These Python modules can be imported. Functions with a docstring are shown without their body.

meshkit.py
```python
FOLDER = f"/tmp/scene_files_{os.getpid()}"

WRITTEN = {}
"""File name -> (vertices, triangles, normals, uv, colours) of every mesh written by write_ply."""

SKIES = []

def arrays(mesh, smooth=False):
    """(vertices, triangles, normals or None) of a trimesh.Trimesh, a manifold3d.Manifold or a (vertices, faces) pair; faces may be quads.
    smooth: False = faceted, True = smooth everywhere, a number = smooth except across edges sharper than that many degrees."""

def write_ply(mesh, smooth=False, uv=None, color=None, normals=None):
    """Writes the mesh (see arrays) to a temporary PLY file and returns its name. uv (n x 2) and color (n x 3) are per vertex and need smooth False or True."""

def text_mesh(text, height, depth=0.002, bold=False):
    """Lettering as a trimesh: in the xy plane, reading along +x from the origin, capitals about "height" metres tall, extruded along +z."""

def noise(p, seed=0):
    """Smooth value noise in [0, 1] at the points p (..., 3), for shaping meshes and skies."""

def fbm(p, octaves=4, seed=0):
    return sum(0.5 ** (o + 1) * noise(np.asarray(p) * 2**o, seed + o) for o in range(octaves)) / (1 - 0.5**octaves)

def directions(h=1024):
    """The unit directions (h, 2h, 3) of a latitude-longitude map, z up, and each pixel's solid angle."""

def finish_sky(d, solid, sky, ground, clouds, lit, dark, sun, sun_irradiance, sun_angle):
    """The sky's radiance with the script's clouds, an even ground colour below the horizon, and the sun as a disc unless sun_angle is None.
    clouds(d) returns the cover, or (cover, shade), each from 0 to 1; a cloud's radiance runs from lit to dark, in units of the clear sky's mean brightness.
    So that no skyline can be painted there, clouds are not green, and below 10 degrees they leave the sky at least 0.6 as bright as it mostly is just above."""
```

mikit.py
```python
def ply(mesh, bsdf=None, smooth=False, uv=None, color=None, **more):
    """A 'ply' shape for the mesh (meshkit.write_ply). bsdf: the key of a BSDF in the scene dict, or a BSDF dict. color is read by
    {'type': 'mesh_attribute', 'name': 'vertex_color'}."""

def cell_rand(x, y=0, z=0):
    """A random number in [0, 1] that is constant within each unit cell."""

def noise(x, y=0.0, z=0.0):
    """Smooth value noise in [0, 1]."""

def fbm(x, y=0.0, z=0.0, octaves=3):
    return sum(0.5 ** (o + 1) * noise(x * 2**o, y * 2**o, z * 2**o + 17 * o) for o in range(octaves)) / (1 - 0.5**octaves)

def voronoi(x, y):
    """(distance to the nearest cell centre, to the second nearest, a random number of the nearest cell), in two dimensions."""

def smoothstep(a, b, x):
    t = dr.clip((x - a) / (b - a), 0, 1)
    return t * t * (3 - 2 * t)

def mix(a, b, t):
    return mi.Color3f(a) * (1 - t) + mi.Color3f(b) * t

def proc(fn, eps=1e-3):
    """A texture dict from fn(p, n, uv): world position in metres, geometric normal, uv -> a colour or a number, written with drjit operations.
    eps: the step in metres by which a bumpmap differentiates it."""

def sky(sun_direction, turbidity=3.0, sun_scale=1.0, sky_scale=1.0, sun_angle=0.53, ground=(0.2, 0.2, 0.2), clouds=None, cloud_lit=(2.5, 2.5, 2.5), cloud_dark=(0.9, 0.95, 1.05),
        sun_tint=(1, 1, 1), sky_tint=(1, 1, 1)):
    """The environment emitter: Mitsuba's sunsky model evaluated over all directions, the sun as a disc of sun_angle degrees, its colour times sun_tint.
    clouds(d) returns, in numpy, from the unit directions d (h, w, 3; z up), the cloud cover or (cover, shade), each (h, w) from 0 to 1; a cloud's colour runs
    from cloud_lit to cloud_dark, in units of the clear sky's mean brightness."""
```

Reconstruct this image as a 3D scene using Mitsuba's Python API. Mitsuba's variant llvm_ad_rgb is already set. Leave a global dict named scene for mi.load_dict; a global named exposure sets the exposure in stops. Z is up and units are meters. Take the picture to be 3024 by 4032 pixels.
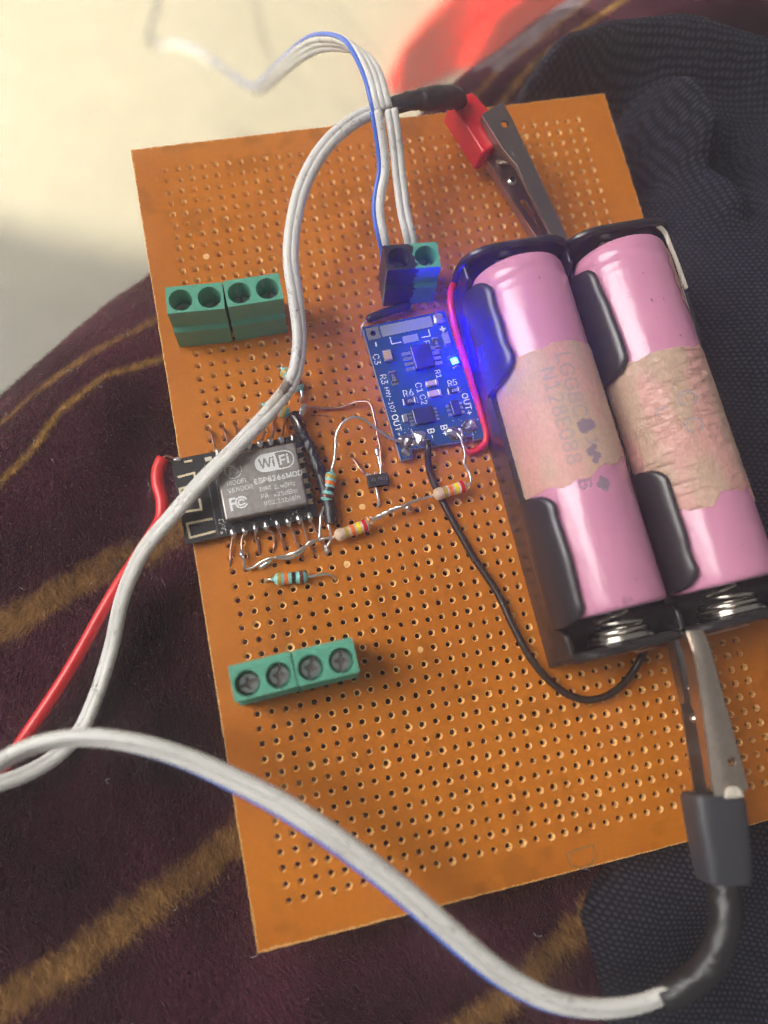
import math
import random
import numpy as np
import trimesh
import manifold3d as m3
import shapely
import shapely.affinity as aff
from shapely.geometry import Polygon, LineString, Point, box
from shapely.ops import unary_union
import mitsuba as mi
import drjit as dr
import mikit
import meshkit
from mikit import noise, fbm, smoothstep, mix, proc, cell_rand

random.seed(7)
rng = np.random.default_rng(7)
T = mi.ScalarTransform4f
scene, labels = {}, {}

# ------------------------------------------------------------------ camera, light, exposure
EYE = np.array([-0.03305514561, -0.03772614548, 0.13785461196])
FWD = np.array([0.12524103, 0.20790537, -0.97009795])
UP = np.array([0.18196738, 0.95639604, 0.22846111])
scene['camera'] = {
    'type': 'thinlens', 'fov': 53.545, 'fov_axis': 'x',
    'to_world': T().look_at(origin=EYE.tolist(), target=(EYE + FWD).tolist(), up=UP.tolist()),
    'focus_distance': 0.144, 'aperture_radius': 0.0019, 'near_clip': 0.01, 'far_clip': 50.0,
    'medium': {'type': 'ref', 'id': 'glare_haze'},
}
# added haze standing in for lens glare and the halo round the blue lamp
scene['glare_haze'] = {'type': 'homogeneous', 'albedo': 0.95, 'sigma_t': 0.8, 'phase': {'type': 'blendphase', 'weight': 0.2, 'first': {'type': 'hg', 'g': 0.965}, 'second': {'type': 'isotropic'}}}
exposure = 4.0          # the room is dim: lamps and window below are in its own units
DIM = 2.0 ** -exposure

# daylight from a window up and to the left, a sunbeam on the floor below the bed, the room's own even light
WIN = np.array([-1.20, 0.50, 1.30])
scene['window_light'] = {
    'type': 'rectangle', 'to_world': T().look_at(origin=WIN.tolist(), target=[0, 0.02, 0], up=[0, 0, 1]) @ T().scale([0.42, 0.66, 1]),
    'emitter': {'type': 'area', 'radiance': {'type': 'rgb', 'value': [13.6 * DIM, 13.2 * DIM, 12.5 * DIM]}},
}
labels['window_light'] = {'label': 'bright window pane lighting the board from the upper left', 'category': 'window'}
SUN = np.array([-0.55, 0.45, 0.70]); SUN = SUN / np.linalg.norm(SUN)
EDGE, EDGE_DIR = np.array([-0.146, 0.302, -0.35]), np.array([0.911, -0.412, 0.0])     # where the beam ends on the floor
EDGE_ANGLE = 8.5
LAMP = EDGE + SUN * 5.0
_n = np.cross(EDGE_DIR, -SUN)
_n = _n / np.linalg.norm(_n)
_n = _n if _n[1] > 0 else -_n
AXIS = -SUN * math.cos(math.radians(EDGE_ANGLE)) + _n * math.sin(math.radians(EDGE_ANGLE))
scene['sunbeam'] = {
    'type': 'spot', 'to_world': T().look_at(origin=LAMP.tolist(), target=(LAMP + AXIS).tolist(), up=[0, 0, 1]),
    'intensity': {'type': 'rgb', 'value': [365.0 * DIM, 318.0 * DIM, 212.0 * DIM]},
    'beam_width': EDGE_ANGLE - 0.18, 'cutoff_angle': EDGE_ANGLE + 0.18,
}
scene['room_light'] = {'type': 'constant', 'radiance': {'type': 'rgb', 'value': [0.21 * DIM, 0.206 * DIM, 0.202 * DIM]}}

scene['haze'] = {'type': 'cube', 'to_world': T().translate([0, 0, -0.6]) @ T().scale([2.6, 2.6, 0.8]), 'bsdf': {'type': 'null'}, 'interior': {'type': 'ref', 'id': 'glare_haze'}}
labels['haze'] = {'label': 'added haze standing in for lens glare and the blue lamp halo', 'kind': 'stuff'}

# ------------------------------------------------------------------ materials
def principled(color, rough=0.5, metal=0.0, spec=0.5, **kw):
    return {'type': 'twosided', 'bsdf': {'type': 'principled', 'base_color': color if isinstance(color, dict) else {'type': 'rgb', 'value': list(color)},
            'roughness': rough, 'metallic': metal, 'specular': spec, **kw}}


def bump(bsdf, fn, scale, eps=1e-4):
    return {'type': 'twosided', 'bsdf': {'type': 'bumpmap', 'arbitrary': proc(fn, eps), 'scale': scale, 'bsdf': bsdf['bsdf']}}


def board_color(p, n, uv):
    x, y, z = p.x * 1000, p.y * 1000, p.z * 1000
    k = fbm(x * 0.06, y * 0.06, 2.0)
    top = mix((0.510, 0.158, 0.010), (0.395, 0.108, 0.008), k)
    stain = smoothstep(0.62, 0.78, fbm(x * 0.16 + 5.0, y * 0.16, 9.0))
    top = top * (1 - 0.16 * stain)
    scr = smoothstep(0.93, 0.97, noise(x * 0.35 + y * 0.12, y * 4.5 - x * 1.4, 7.0)) * smoothstep(0.55, 0.75, noise(x * 0.2, y * 0.2, 8.0))
    top = mix(top, (0.62, 0.30, 0.10), 0.35 * scr)
    fib = noise(x * 6.0, y * 1.2, 3.0) * 0.5 + noise(x * 1.1, y * 7.0, 5.0) * 0.5
    top = top * (0.94 + 0.12 * fib)
    cut = mix((0.86, 0.56, 0.24), (0.66, 0.34, 0.10), fbm(x * 3.0, y * 3.0, z * 5.0))
    rim = dr.minimum(dr.minimum(x + 50.6, 52.3 - x), dr.minimum(y + 76.2, 75.7 - y))
    chip_ = smoothstep(0.42, 0.10, rim + 0.5 * (noise(x * 1.7, y * 1.7, 3.0) - 0.3))
    return mix(top, cut, dr.maximum(smoothstep(-0.012, -0.05, z), 0.5 * chip_))


scene['mat_board'] = bump(principled(proc(board_color), 0.34, spec=0.35), lambda p, n, uv: noise(p.x * 1300, p.y * 1300, 1.0) + 0.5 * noise(p.x * 500, p.y * 2600, 2.0), 0.000004)


def plain(name, color, rough=0.5, metal=0.0, spec=0.5, var=0.12, size=700.0, **kw):
    """one colour; with mottle=True a little mottling and dust"""
    c = np.array(color, float)
    if not kw.pop('mottle', False):
        scene[name] = principled(color, rough, metal, spec, **kw)
        return

    def fn(p, n, uv):
        k = fbm(p.x * size, p.y * size, p.z * size)
        return mi.Color3f(*[float(v) for v in c]) * (1 - var + 2 * var * k)
    scene[name] = principled(proc(fn), rough, metal, spec, **kw)


plain('mat_green', (0.080, 0.315, 0.215), 0.42)
plain('mat_black_plastic', (0.018, 0.016, 0.018), 0.18, spec=0.55, var=0.35, size=500, mottle=True)
plain('mat_lip', (0.018, 0.016, 0.019), 0.30, spec=0.55)
plain('mat_chip', (0.016, 0.016, 0.018), 0.45, var=0.2)
plain('mat_black_tape', (0.014, 0.013, 0.015), 0.40, spec=0.5, var=0.3)
plain('mat_black_insulation', (0.020, 0.014, 0.012), 0.28, spec=0.5)
plain('mat_boot_black', (0.035, 0.036, 0.044), 0.50)
plain('mat_red_insulation', (0.62, 0.022, 0.026), 0.33)
plain('mat_red_boot', (0.55, 0.012, 0.018), 0.30, spec=0.5)
plain('mat_pcb_black', (0.012, 0.013, 0.015), 0.30, spec=0.5, var=0.3)
plain('mat_pcb_blue', (0.012, 0.050, 0.165), 0.33, spec=0.5, var=0.2)
plain('mat_trace', (0.62, 0.52, 0.36), 0.45)
plain('mat_silk', (0.62, 0.64, 0.66), 0.6)
plain('mat_strip', (0.22, 0.24, 0.29), 0.5)
plain('mat_teal', (0.20, 0.50, 0.47), 0.30, spec=0.5)
plain('mat_tan', (0.58, 0.42, 0.30), 0.30, spec=0.5)
for nm, c in dict(gold=(0.42, 0.27, 0.05), orange=(0.75, 0.16, 0.02), black=(0.015, 0.015, 0.018), brown=(0.11, 0.03, 0.02), yellow=(0.80, 0.60, 0.02), red=(0.55, 0.015, 0.02)).items():
    plain('mat_band_' + nm, c, 0.32)
plain('mat_cap', (0.42, 0.30, 0.20), 0.4)
plain('mat_lamp', (0.03, 0.06, 0.34), 0.5)  # lamp housing tinted blue, the glow from within painted into it
plain('mat_pale', (0.55, 0.50, 0.42), 0.6)
plain('mat_ink', (0.24, 0.17, 0.215), 0.7)
plain('mat_ink_faint', (0.36, 0.27, 0.27), 0.7)
plain('mat_pencil', (0.26, 0.11, 0.025), 0.6)

def wrap_color(p, n, uv):
    x, y, z = p.x * 1000, p.y * 1000, p.z * 1000
    base = mix((0.560, 0.225, 0.345), (0.515, 0.212, 0.328), fbm(x * 0.15, y * 0.15, z * 0.15))
    nick = smoothstep(0.90, 0.95, noise(x * 0.9, y * 0.55, z * 0.9)) * smoothstep(0.5, 0.7, noise(x * 3.0, y * 3.0, z * 3.0))
    worn = smoothstep(0.72, 0.9, fbm(x * 0.5, y * 0.5, z * 0.5 + 4.0)) * smoothstep(-30.0, -36.0, y)
    return mix(base, (0.23, 0.10, 0.15), dr.minimum(0.75 * nick + 0.7 * worn, 0.9))


def wrap_bump(p, n, uv):
    x, y, z = p.x * 1000, p.y * 1000, p.z * 1000
    return fbm(x * 0.30, y * 0.12, z * 0.30) + 0.25 * noise(x * 1.5, y * 0.5, z * 1.5) + 0.10 * noise(x * 3.0, y * 3.0, z * 3.0)


scene['mat_pink'] = bump(principled(proc(wrap_color), 0.22, spec=0.5, clearcoat=0.5, clearcoat_gloss=0.9), wrap_bump, 0.00012)
plain('mat_burn', (0.05, 0.04, 0.03), 0.7)


def metal(name, color, rough, var=0.15, mottle=False):
    c = np.array(color, float)
    if not mottle:
        scene[name] = principled(color, rough, 1.0)
        return

    def fn(p, n, uv):
        k = fbm(p.x * 1500, p.y * 1500, p.z * 1500)
        return mi.Color3f(*[float(v) for v in c]) * (1 - var + 2 * var * k)
    scene[name] = principled(proc(fn), rough, 1.0)


metal('mat_solder', (0.66, 0.65, 0.64), 0.22)
metal('mat_tin', (0.72, 0.70, 0.67), 0.26)
metal('mat_copper', (0.52, 0.30, 0.22), 0.34, 0.3, mottle=True)
metal('mat_spring', (0.80, 0.76, 0.68), 0.18)
metal('mat_steel', (0.42, 0.40, 0.40), 0.30)
metal('mat_clip_grey', (0.26, 0.225, 0.21), 0.36)
metal('mat_clip_bronze', (0.36, 0.235, 0.20), 0.36)
metal('mat_clip_yellow', (0.58, 0.50, 0.43), 0.30, 0.15, mottle=True)
metal('mat_shield', (0.34, 0.312, 0.295), 0.40, 0.35, mottle=True)
metal('mat_screw', (0.55, 0.60, 0.59), 0.20)
metal('mat_etch', (0.80, 0.80, 0.80), 0.6)


def white_color(p, n, uv):
    x, y, z = p.x * 1000, p.y * 1000, p.z * 1000
    dirt = smoothstep(0.52, 0.78, fbm(x * 0.35, y * 0.35, z * 0.35)) * smoothstep(0.42, 0.75, fbm(x * 2.2, y * 2.2, z * 2.2))
    dots = smoothstep(0.80, 0.90, noise(x * 1.3, y * 1.3, z * 1.3))
    base = mix((0.64, 0.63, 0.605), (0.56, 0.55, 0.52), fbm(x * 0.9, y * 0.9, z * 0.9))
    s = dr.sqrt(dr.square(x + 29.2) + dr.square(y - 16.0) + dr.square(z - 8.8))
    w = noise(x * 2.0, y * 2.0, z * 2.0)
    scorch = smoothstep(1.7, 0.7, s + (w - 0.5) * 1.4)
    smear = smoothstep(4.2, 1.5, dr.sqrt(dr.square((x + 31.5) * 0.8) + dr.square(y - 13.8)) + (w - 0.5) * 3.0) * smoothstep(8.0, 9.0, z)
    base = mix(base, (0.34, 0.28, 0.19), 0.75 * smear)
    return mix(base, (0.12, 0.09, 0.06), dr.minimum(0.60 * dirt + 0.6 * dots * dirt + 0.30 * dots + 0.9 * scorch, 0.92))


scene['mat_white_insulation'] = principled(proc(white_color), 0.36, spec=0.5)
plain('mat_blue_insulation', (0.055, 0.14, 0.58), 0.36)


def mid_block_color(p, n, uv):
    x, y = p.x * 1000, p.y * 1000
    w = (noise(y * 1.4, p.z * 1400, 4.0) - 0.5) * 1.1
    k = smoothstep(-0.08, 0.10, x - (-1.30 - 0.07 * (y - 35)) + w)
    back = smoothstep(0.15, 0.0, x + 6.85)
    k = dr.maximum(k, back * 0.45)
    return mix((0.017, 0.017, 0.018), (0.080, 0.315, 0.215), k)


scene['mat_green_inked'] = principled(proc(mid_block_color), 0.40)


def tape_color(p, n, uv):
    x, y, z = p.x * 1000, p.y * 1000, p.z * 1000
    a = mix((0.55, 0.29, 0.255), (0.47, 0.32, 0.24), smoothstep(0.35, 0.65, fbm(x * 0.22, y * 0.10, z * 0.2)))
    g = noise(x * 2.6, y * 2.6, z * 2.6) * 0.5 + noise(x * 6, y * 1.5, z * 6) * 0.5
    return a * (0.82 + 0.36 * g)


def tape_wrinkle(p, n, uv):
    x, y = p.x * 1000, p.y * 1000
    w = fbm(x * 0.25, y * 0.25, 3.0) * 3.0
    return noise(x * 0.35 + w, y * 2.2 + w, 1.0) + 0.5 * noise(x * 0.8, y * 5.0 + w, 2.0)


scene['mat_tape'] = bump(principled(proc(tape_color), 0.55, spec=0.4), lambda p, n, uv: noise(p.x * 2500, p.y * 2500, p.z * 2500), 0.00002)
scene['mat_tape_wrinkled'] = bump(principled(proc(tape_color), 0.42, spec=0.5), tape_wrinkle, 0.00040)


def knit_color(p, n, uv):
    x, y = p.x * 1000, p.y * 1000
    w = noise(x * 0.07, y * 0.07, 1.0) * 0.9 + noise(x * 0.5, y * 0.5, 2.0) * 0.35
    a, b = x * 0.93 - y * 0.36 + w, x * 0.36 + y * 0.93 + w
    row = dr.floor(b / 0.86)
    cell = dr.abs(dr.sin((a / 1.15 + 0.5 * row) * math.pi)) * dr.abs(dr.sin(b / 0.86 * math.pi))
    return mix((0.0070, 0.0070, 0.0115), (0.031, 0.031, 0.050), smoothstep(0.15, 0.9, cell)) * (0.7 + 0.6 * noise(x * 2.1, y * 2.1, 1.0))


def knit_bump(p, n, uv):
    x, y = p.x * 1000, p.y * 1000
    w = noise(x * 0.07, y * 0.07, 1.0) * 0.9 + noise(x * 0.5, y * 0.5, 2.0) * 0.35
    a, b = x * 0.93 - y * 0.36 + w, x * 0.36 + y * 0.93 + w
    row = dr.floor(b / 0.86)
    return dr.abs(dr.sin((a / 1.15 + 0.5 * row) * math.pi)) * dr.abs(dr.sin(b / 0.86 * math.pi)) + 0.3 * noise(x * 6, y * 6, 2.0)


scene['mat_knit'] = bump(principled(proc(knit_color), 0.85, spec=0.2, sheen=0.6), knit_bump, 0.00032)
VC = {'type': 'mesh_attribute', 'name': 'vertex_color'}
scene['mat_blanket'] = principled(VC, 0.9, spec=0.1, sheen=1.0, sheen_tint=0.5)
scene['mat_pile'] = principled(VC, 0.7, spec=0.2, sheen=1.0, sheen_tint=0.5)


def floor_color(p, n, uv):
    k = fbm(p.x * 9, p.y * 9, 1.0)
    s = fbm(p.x * 60, p.y * 60, 4.0)
    return mix((0.315, 0.305, 0.262), (0.292, 0.282, 0.240), k) * (0.95 + 0.1 * s)


scene['mat_floor'] = principled(proc(floor_color), 0.45, spec=0.4)
plain('mat_grout', (0.42, 0.36, 0.26), 0.8)
plain('mat_red_cloth', (0.74, 0.018, 0.010), 0.85, spec=0.05)

# ------------------------------------------------------------------ helpers (all in millimetres, turned into metres when a mesh is stored)
def key_for(name):
    if name not in used:
        used.add(name)
        return name
    k = 1
    while f'{name}_{k:03d}' in used:
        k += 1
    used.add(f'{name}_{k:03d}')
    return f'{name}_{k:03d}'


used = set()


def thing(name, label, cat, group=None, kind=None):
    k = key_for(name)
    labels[k] = {'label': label, 'category': cat}
    if group:
        labels[k]['group'] = group
    if kind:
        labels[k]['kind'] = kind
    return k


def arr(mesh):
    if hasattr(mesh, 'to_mesh'):
        m = mesh.to_mesh()
        return np.array(m.vert_properties[:, :3], float), np.array(m.tri_verts, int)
    if isinstance(mesh, (tuple, list)):
        return np.asarray(mesh[0], float), np.asarray(mesh[1], int)
    return np.array(mesh.vertices, float), np.array(mesh.faces, int)


def put(parent, name, mesh, mat, smooth=35, label=None, kind=None, color=None):
    k = key_for(f'{parent}__{name}') if name else parent
    v, f = arr(mesh)
    scene[k] = mikit.ply((v * 1e-3, f), mat, smooth, color=color)
    if label or kind:
        labels.setdefault(k, {})
        if label:
            labels[k]['label'] = label
        if kind:
            labels[k]['kind'] = kind
    return k


def join(*ms):
    vs, fs, n = [], [], 0
    for m in ms:
        v, f = arr(m)
        vs.append(v)
        fs.append(f + n)
        n += len(v)
    return np.vstack(vs), np.vstack(fs)


def xf(mesh, pos=(0, 0, 0), deg=0.0, tilt=0.0, axis='x'):
    """rotate about z by deg (after an optional tilt), then move"""
    v, f = arr(mesh)
    if tilt:
        a = math.radians(tilt)
        c, s = math.cos(a), math.sin(a)
        R = np.array([[1, 0, 0], [0, c, -s], [0, s, c]]) if axis == 'x' else np.array([[c, 0, s], [0, 1, 0], [-s, 0, c]])
        v = v @ R.T
    a = math.radians(deg)
    c, s = math.cos(a), math.sin(a)
    v = v @ np.array([[c, -s, 0], [s, c, 0], [0, 0, 1]]).T + np.asarray(pos, float)
    return v, f


def spline(pts, step=0.5):
    """Catmull-Rom through the points (any number of columns), resampled about every step mm"""
    p = np.asarray(pts, float)
    if len(p) < 3:
        n = max(2, int(np.linalg.norm(p[1, :3] - p[0, :3]) / step) + 1)
        return p[0] + (p[1] - p[0]) * np.linspace(0, 1, n)[:, None]
    q = np.vstack([2 * p[0] - p[1], p, 2 * p[-1] - p[-2]])
    out = []
    for i in range(len(p) - 1):
        a, b, c, d = q[i:i + 4]
        n = max(2, int(np.linalg.norm(c[:3] - b[:3]) / step) + 1)
        # centripetal form keeps unevenly spaced points smooth
        t0 = 0.0
        t1 = t0 + max(np.linalg.norm((b - a)[:3]), 1e-6) ** 0.5
        t2 = t1 + max(np.linalg.norm((c - b)[:3]), 1e-6) ** 0.5
        t3 = t2 + max(np.linalg.norm((d - c)[:3]), 1e-6) ** 0.5
        t = np.linspace(t1, t2, n, endpoint=False)[:, None]
        A1 = (t1 - t) / (t1 - t0) * a + (t - t0) / (t1 - t0) * b
        A2 = (t2 - t) / (t2 - t1) * b + (t - t1) / (t2 - t1) * c
        A3 = (t3 - t) / (t3 - t2) * c + (t - t2) / (t3 - t2) * d
        B1 = (t2 - t) / (t2 - t0) * A1 + (t - t0) / (t2 - t0) * A2
        B2 = (t3 - t) / (t3 - t1) * A2 + (t - t1) / (t3 - t1) * A3
        out.append((t2 - t) / (t2 - t1) * B1 + (t - t1) / (t2 - t1) * B2)
    out.append(p[-1:])
    return np.vstack(out)


def frames(path):
    t = np.gradient(path, axis=0)
    t /= np.linalg.norm(t, axis=1, keepdims=True) + 1e-12
    n = np.zeros_like(t)
    a = np.cross(t[0], [0, 0, 1.0])
    if np.linalg.norm(a) < 1e-3:
        a = np.cross(t[0], [1.0, 0, 0])
    n[0] = a / np.linalg.norm(a)
    for i in range(1, len(t)):
        b = n[i - 1] - t[i] * np.dot(n[i - 1], t[i])
        n[i] = b / (np.linalg.norm(b) + 1e-12)
    return t, n, np.cross(t, n)


def tube(path, r, sides=12, cap=True, round_end=False):
    path = np.asarray(path, float)
    r = np.broadcast_to(np.asarray(r, float), (len(path),)).copy()
    t, n, b = frames(path)
    if round_end:
        for sgn, i in ((-1, 0), (1, len(path) - 1)):
            ext, rr = [], []
            for ang in (30, 60, 85):
                ext.append(path[i] + sgn * t[i] * r[i] * math.sin(math.radians(ang)))
                rr.append(r[i] * math.cos(math.radians(ang)))
            if sgn < 0:
                path = np.vstack([ext[::-1], path]); r = np.r_[rr[::-1], r]
                t = np.vstack([t[:1]] * 3 + [t]); n = np.vstack([n[:1]] * 3 + [n]); b = np.vstack([b[:1]] * 3 + [b])
                break
        i = len(path) - 1
        ext = [path[i] + t[i] * r[i] * math.sin(math.radians(g)) for g in (30, 60, 85)]
        rr = [r[i] * math.cos(math.radians(g)) for g in (30, 60, 85)]
        path = np.vstack([path, ext]); r = np.r_[r, rr]
        t = np.vstack([t] + [t[-1:]] * 3); n = np.vstack([n] + [n[-1:]] * 3); b = np.vstack([b] + [b[-1:]] * 3)
    ang = np.arange(sides) * 2 * np.pi / sides
    v = path[:, None] + r[:, None, None] * (np.cos(ang)[None, :, None] * n[:, None] + np.sin(ang)[None, :, None] * b[:, None])
    m = len(path)
    i, j = np.meshgrid(np.arange(m - 1), np.arange(sides), indexing='ij')
    q = np.stack([i * sides + j, i * sides + (j + 1) % sides, (i + 1) * sides + (j + 1) % sides, (i + 1) * sides + j], -1).reshape(-1, 4)
    v = v.reshape(-1, 3)
    f = np.vstack([q[:, [0, 1, 2]], q[:, [0, 2, 3]]])
    if cap:
        v = np.vstack([v, path[:1], path[-1:]])
        a = np.arange(sides)
        f = np.vstack([f, np.c_[a * 0 + len(v) - 2, (a + 1) % sides, a], np.c_[a * 0 + len(v) - 1, (m - 1) * sides + a, (m - 1) * sides + (a + 1) % sides]])
    return v, f


def wire(pts, r, step=0.3, sides=10, wob=0.0):
    p = spline(pts, step)
    if wob:
        p = p + wob * (np.stack([meshkit.noise(np.c_[np.arange(len(p)) * 0.35, np.full(len(p), k * 7.3), np.full(len(p), pts[0][0])]) for k in range(3)], 1) - 0.5)
    return tube(p, r, sides, True, True)


def extrude(poly, h, z=0.0):
    ms = []
    for g in getattr(poly, 'geoms', [poly]):
        if g.is_empty or g.area < 1e-6 or g.geom_type != 'Polygon':
            continue
        m = trimesh.creation.extrude_polygon(g, h, engine='earcut')
        m.apply_translation([0, 0, z])
        ms.append((np.array(m.vertices), np.array(m.faces)))
    return join(*ms)


def man(mesh):
    v, f = arr(mesh)
    return m3.Manifold(m3.Mesh(np.asarray(v, np.float32), np.asarray(f, np.uint32)))


def mbox(x0, y0, z0, x1, y1, z1):
    return m3.Manifold.cube((x1 - x0, y1 - y0, z1 - z0)).translate((x0, y0, z0))


def rbox(sx, sy, sz, r=0.1, seg=8):
    """box with rounded edges, centred on x and y, standing on z = 0"""
    s = m3.Manifold.sphere(r, seg)
    pts = [s.translate((x, y, z)) for x in (-sx / 2 + r, sx / 2 - r) for y in (-sy / 2 + r, sy / 2 - r) for z in (r, sz - r)]
    return m3.Manifold.batch_hull(pts)


def hull_of(pts, r, seg=12):
    s = m3.Manifold.sphere(r, seg)
    return m3.Manifold.batch_hull([s.translate(tuple(map(float, p))) for p in pts])


def lathe_x(profile, n=24):
    """profile: rows (x, radius); a surface of revolution about the x axis"""
    p = np.asarray(profile, float)
    a = np.arange(n) * 2 * np.pi / n
    v = np.stack([np.repeat(p[:, :1], n, 1), p[:, 1:] * np.cos(a), p[:, 1:] * np.sin(a)], -1).reshape(-1, 3)
    m = len(p)
    i, j = np.meshgrid(np.arange(m - 1), np.arange(n), indexing='ij')
    q = np.stack([i * n + j, (i + 1) * n + j, (i + 1) * n + (j + 1) % n, i * n + (j + 1) % n], -1).reshape(-1, 4)
    return v, np.vstack([q[:, [0, 1, 2]], q[:, [0, 2, 3]]])


def along(mesh, a, b):
    """carry a mesh modelled along +x from the origin onto the line a -> b (its z stays uppermost)"""
    v, f = arr(mesh)
    a, b = np.asarray(a, float), np.asarray(b, float)
    x = (b - a) / np.linalg.norm(b - a)
    y = np.cross([0, 0, 1.0], x)
    y /= np.linalg.norm(y)
    z = np.cross(x, y)
    return v[:, :1] * x + v[:, 1:2] * y + v[:, 2:] * z + a, f


def lettering(s, height, bold=False):
    m = meshkit.text_mesh(s, height, 0.03, bold)
    v, f = arr(m)
    v[:, :2] -= (v[:, :2].min(0) + v[:, :2].max(0)) / 2
    return v, f


def text(parent, name, s, height, pos, deg, mat, bold=False, label=None, squeeze=1.0):
    v, f = lettering(s, height, bold)
    v = v * [squeeze, 1, 1]
    return put(parent, name, xf((v, f), pos, deg), mat, False, label)


def blob(points, r, seed=0, rough=0.12):
    """a lump of solder: the hull of spheres, a little uneven"""
    m = m3.Manifold.batch_hull([m3.Manifold.sphere(rr, 16).translate(tuple(map(float, p))) for p, rr in zip(points, r)]).refine_to_length(0.18)
    v, f = arr(m)
    c = v.mean(0)
    k = meshkit.noise(v * 1.7 + seed * 13.1)[:, None] - 0.5
    return c + (v - c) * (1 + rough * 2 * k), f

# ------------------------------------------------------------------ the floor beyond the bed
fl = 'floor'
labels[fl] = {'label': 'cream tiled floor beyond the bed, partly sunlit', 'kind': 'structure'}
used.add(fl)
_ca = math.degrees(math.atan2(387.74 - 475.72, 114.14 - 75.13))      # direction of the seam seen near the red cloth
_o = np.array([75.13, 475.72])
for i in range(-2, 2):
    for j in range(-2, 2):
        t_ = rbox(598.5, 598.5, 8, 1.0)
        c_ = xf(t_, (0, 0, 0), _ca)
        a_ = math.radians(_ca)
        off = np.array([math.cos(a_), math.sin(a_)]) * (300 + 600 * i + 170) + np.array([-math.sin(a_), math.cos(a_)]) * (300 + 600 * j)
        if abs(_o[0] + off[0]) < 1200 and -700 < _o[1] + off[1] < 1500:
            put(fl, 'tile', xf(t_, (_o[0] + off[0], _o[1] + off[1], -358), _ca), 'mat_floor', 35)
put(fl, 'grout_bed', extrude(box(-1500, -900, 1700, 1700), 4, -363), 'mat_grout', False)

# ------------------------------------------------------------------ blanket: a plush sheet over the bed's edge
BA, BU, BN = np.array([-85.0, 11.0]), np.array([0.855, 0.52]) / np.hypot(0.855, 0.52), np.array([-0.52, 0.855]) / np.hypot(0.855, 0.52)
BR = 32.0


def shoulder(u):
    """how far the bed's edge lies inside its straight line"""
    t = np.clip((u - 62) / 60, 0, 1)
    r = np.clip((u - 8) / 40, 0, 1)
    return -1.5 + 4.5 * r * r * (3 - 2 * r) - 11.0 * t * t * (3 - 2 * t)


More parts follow.
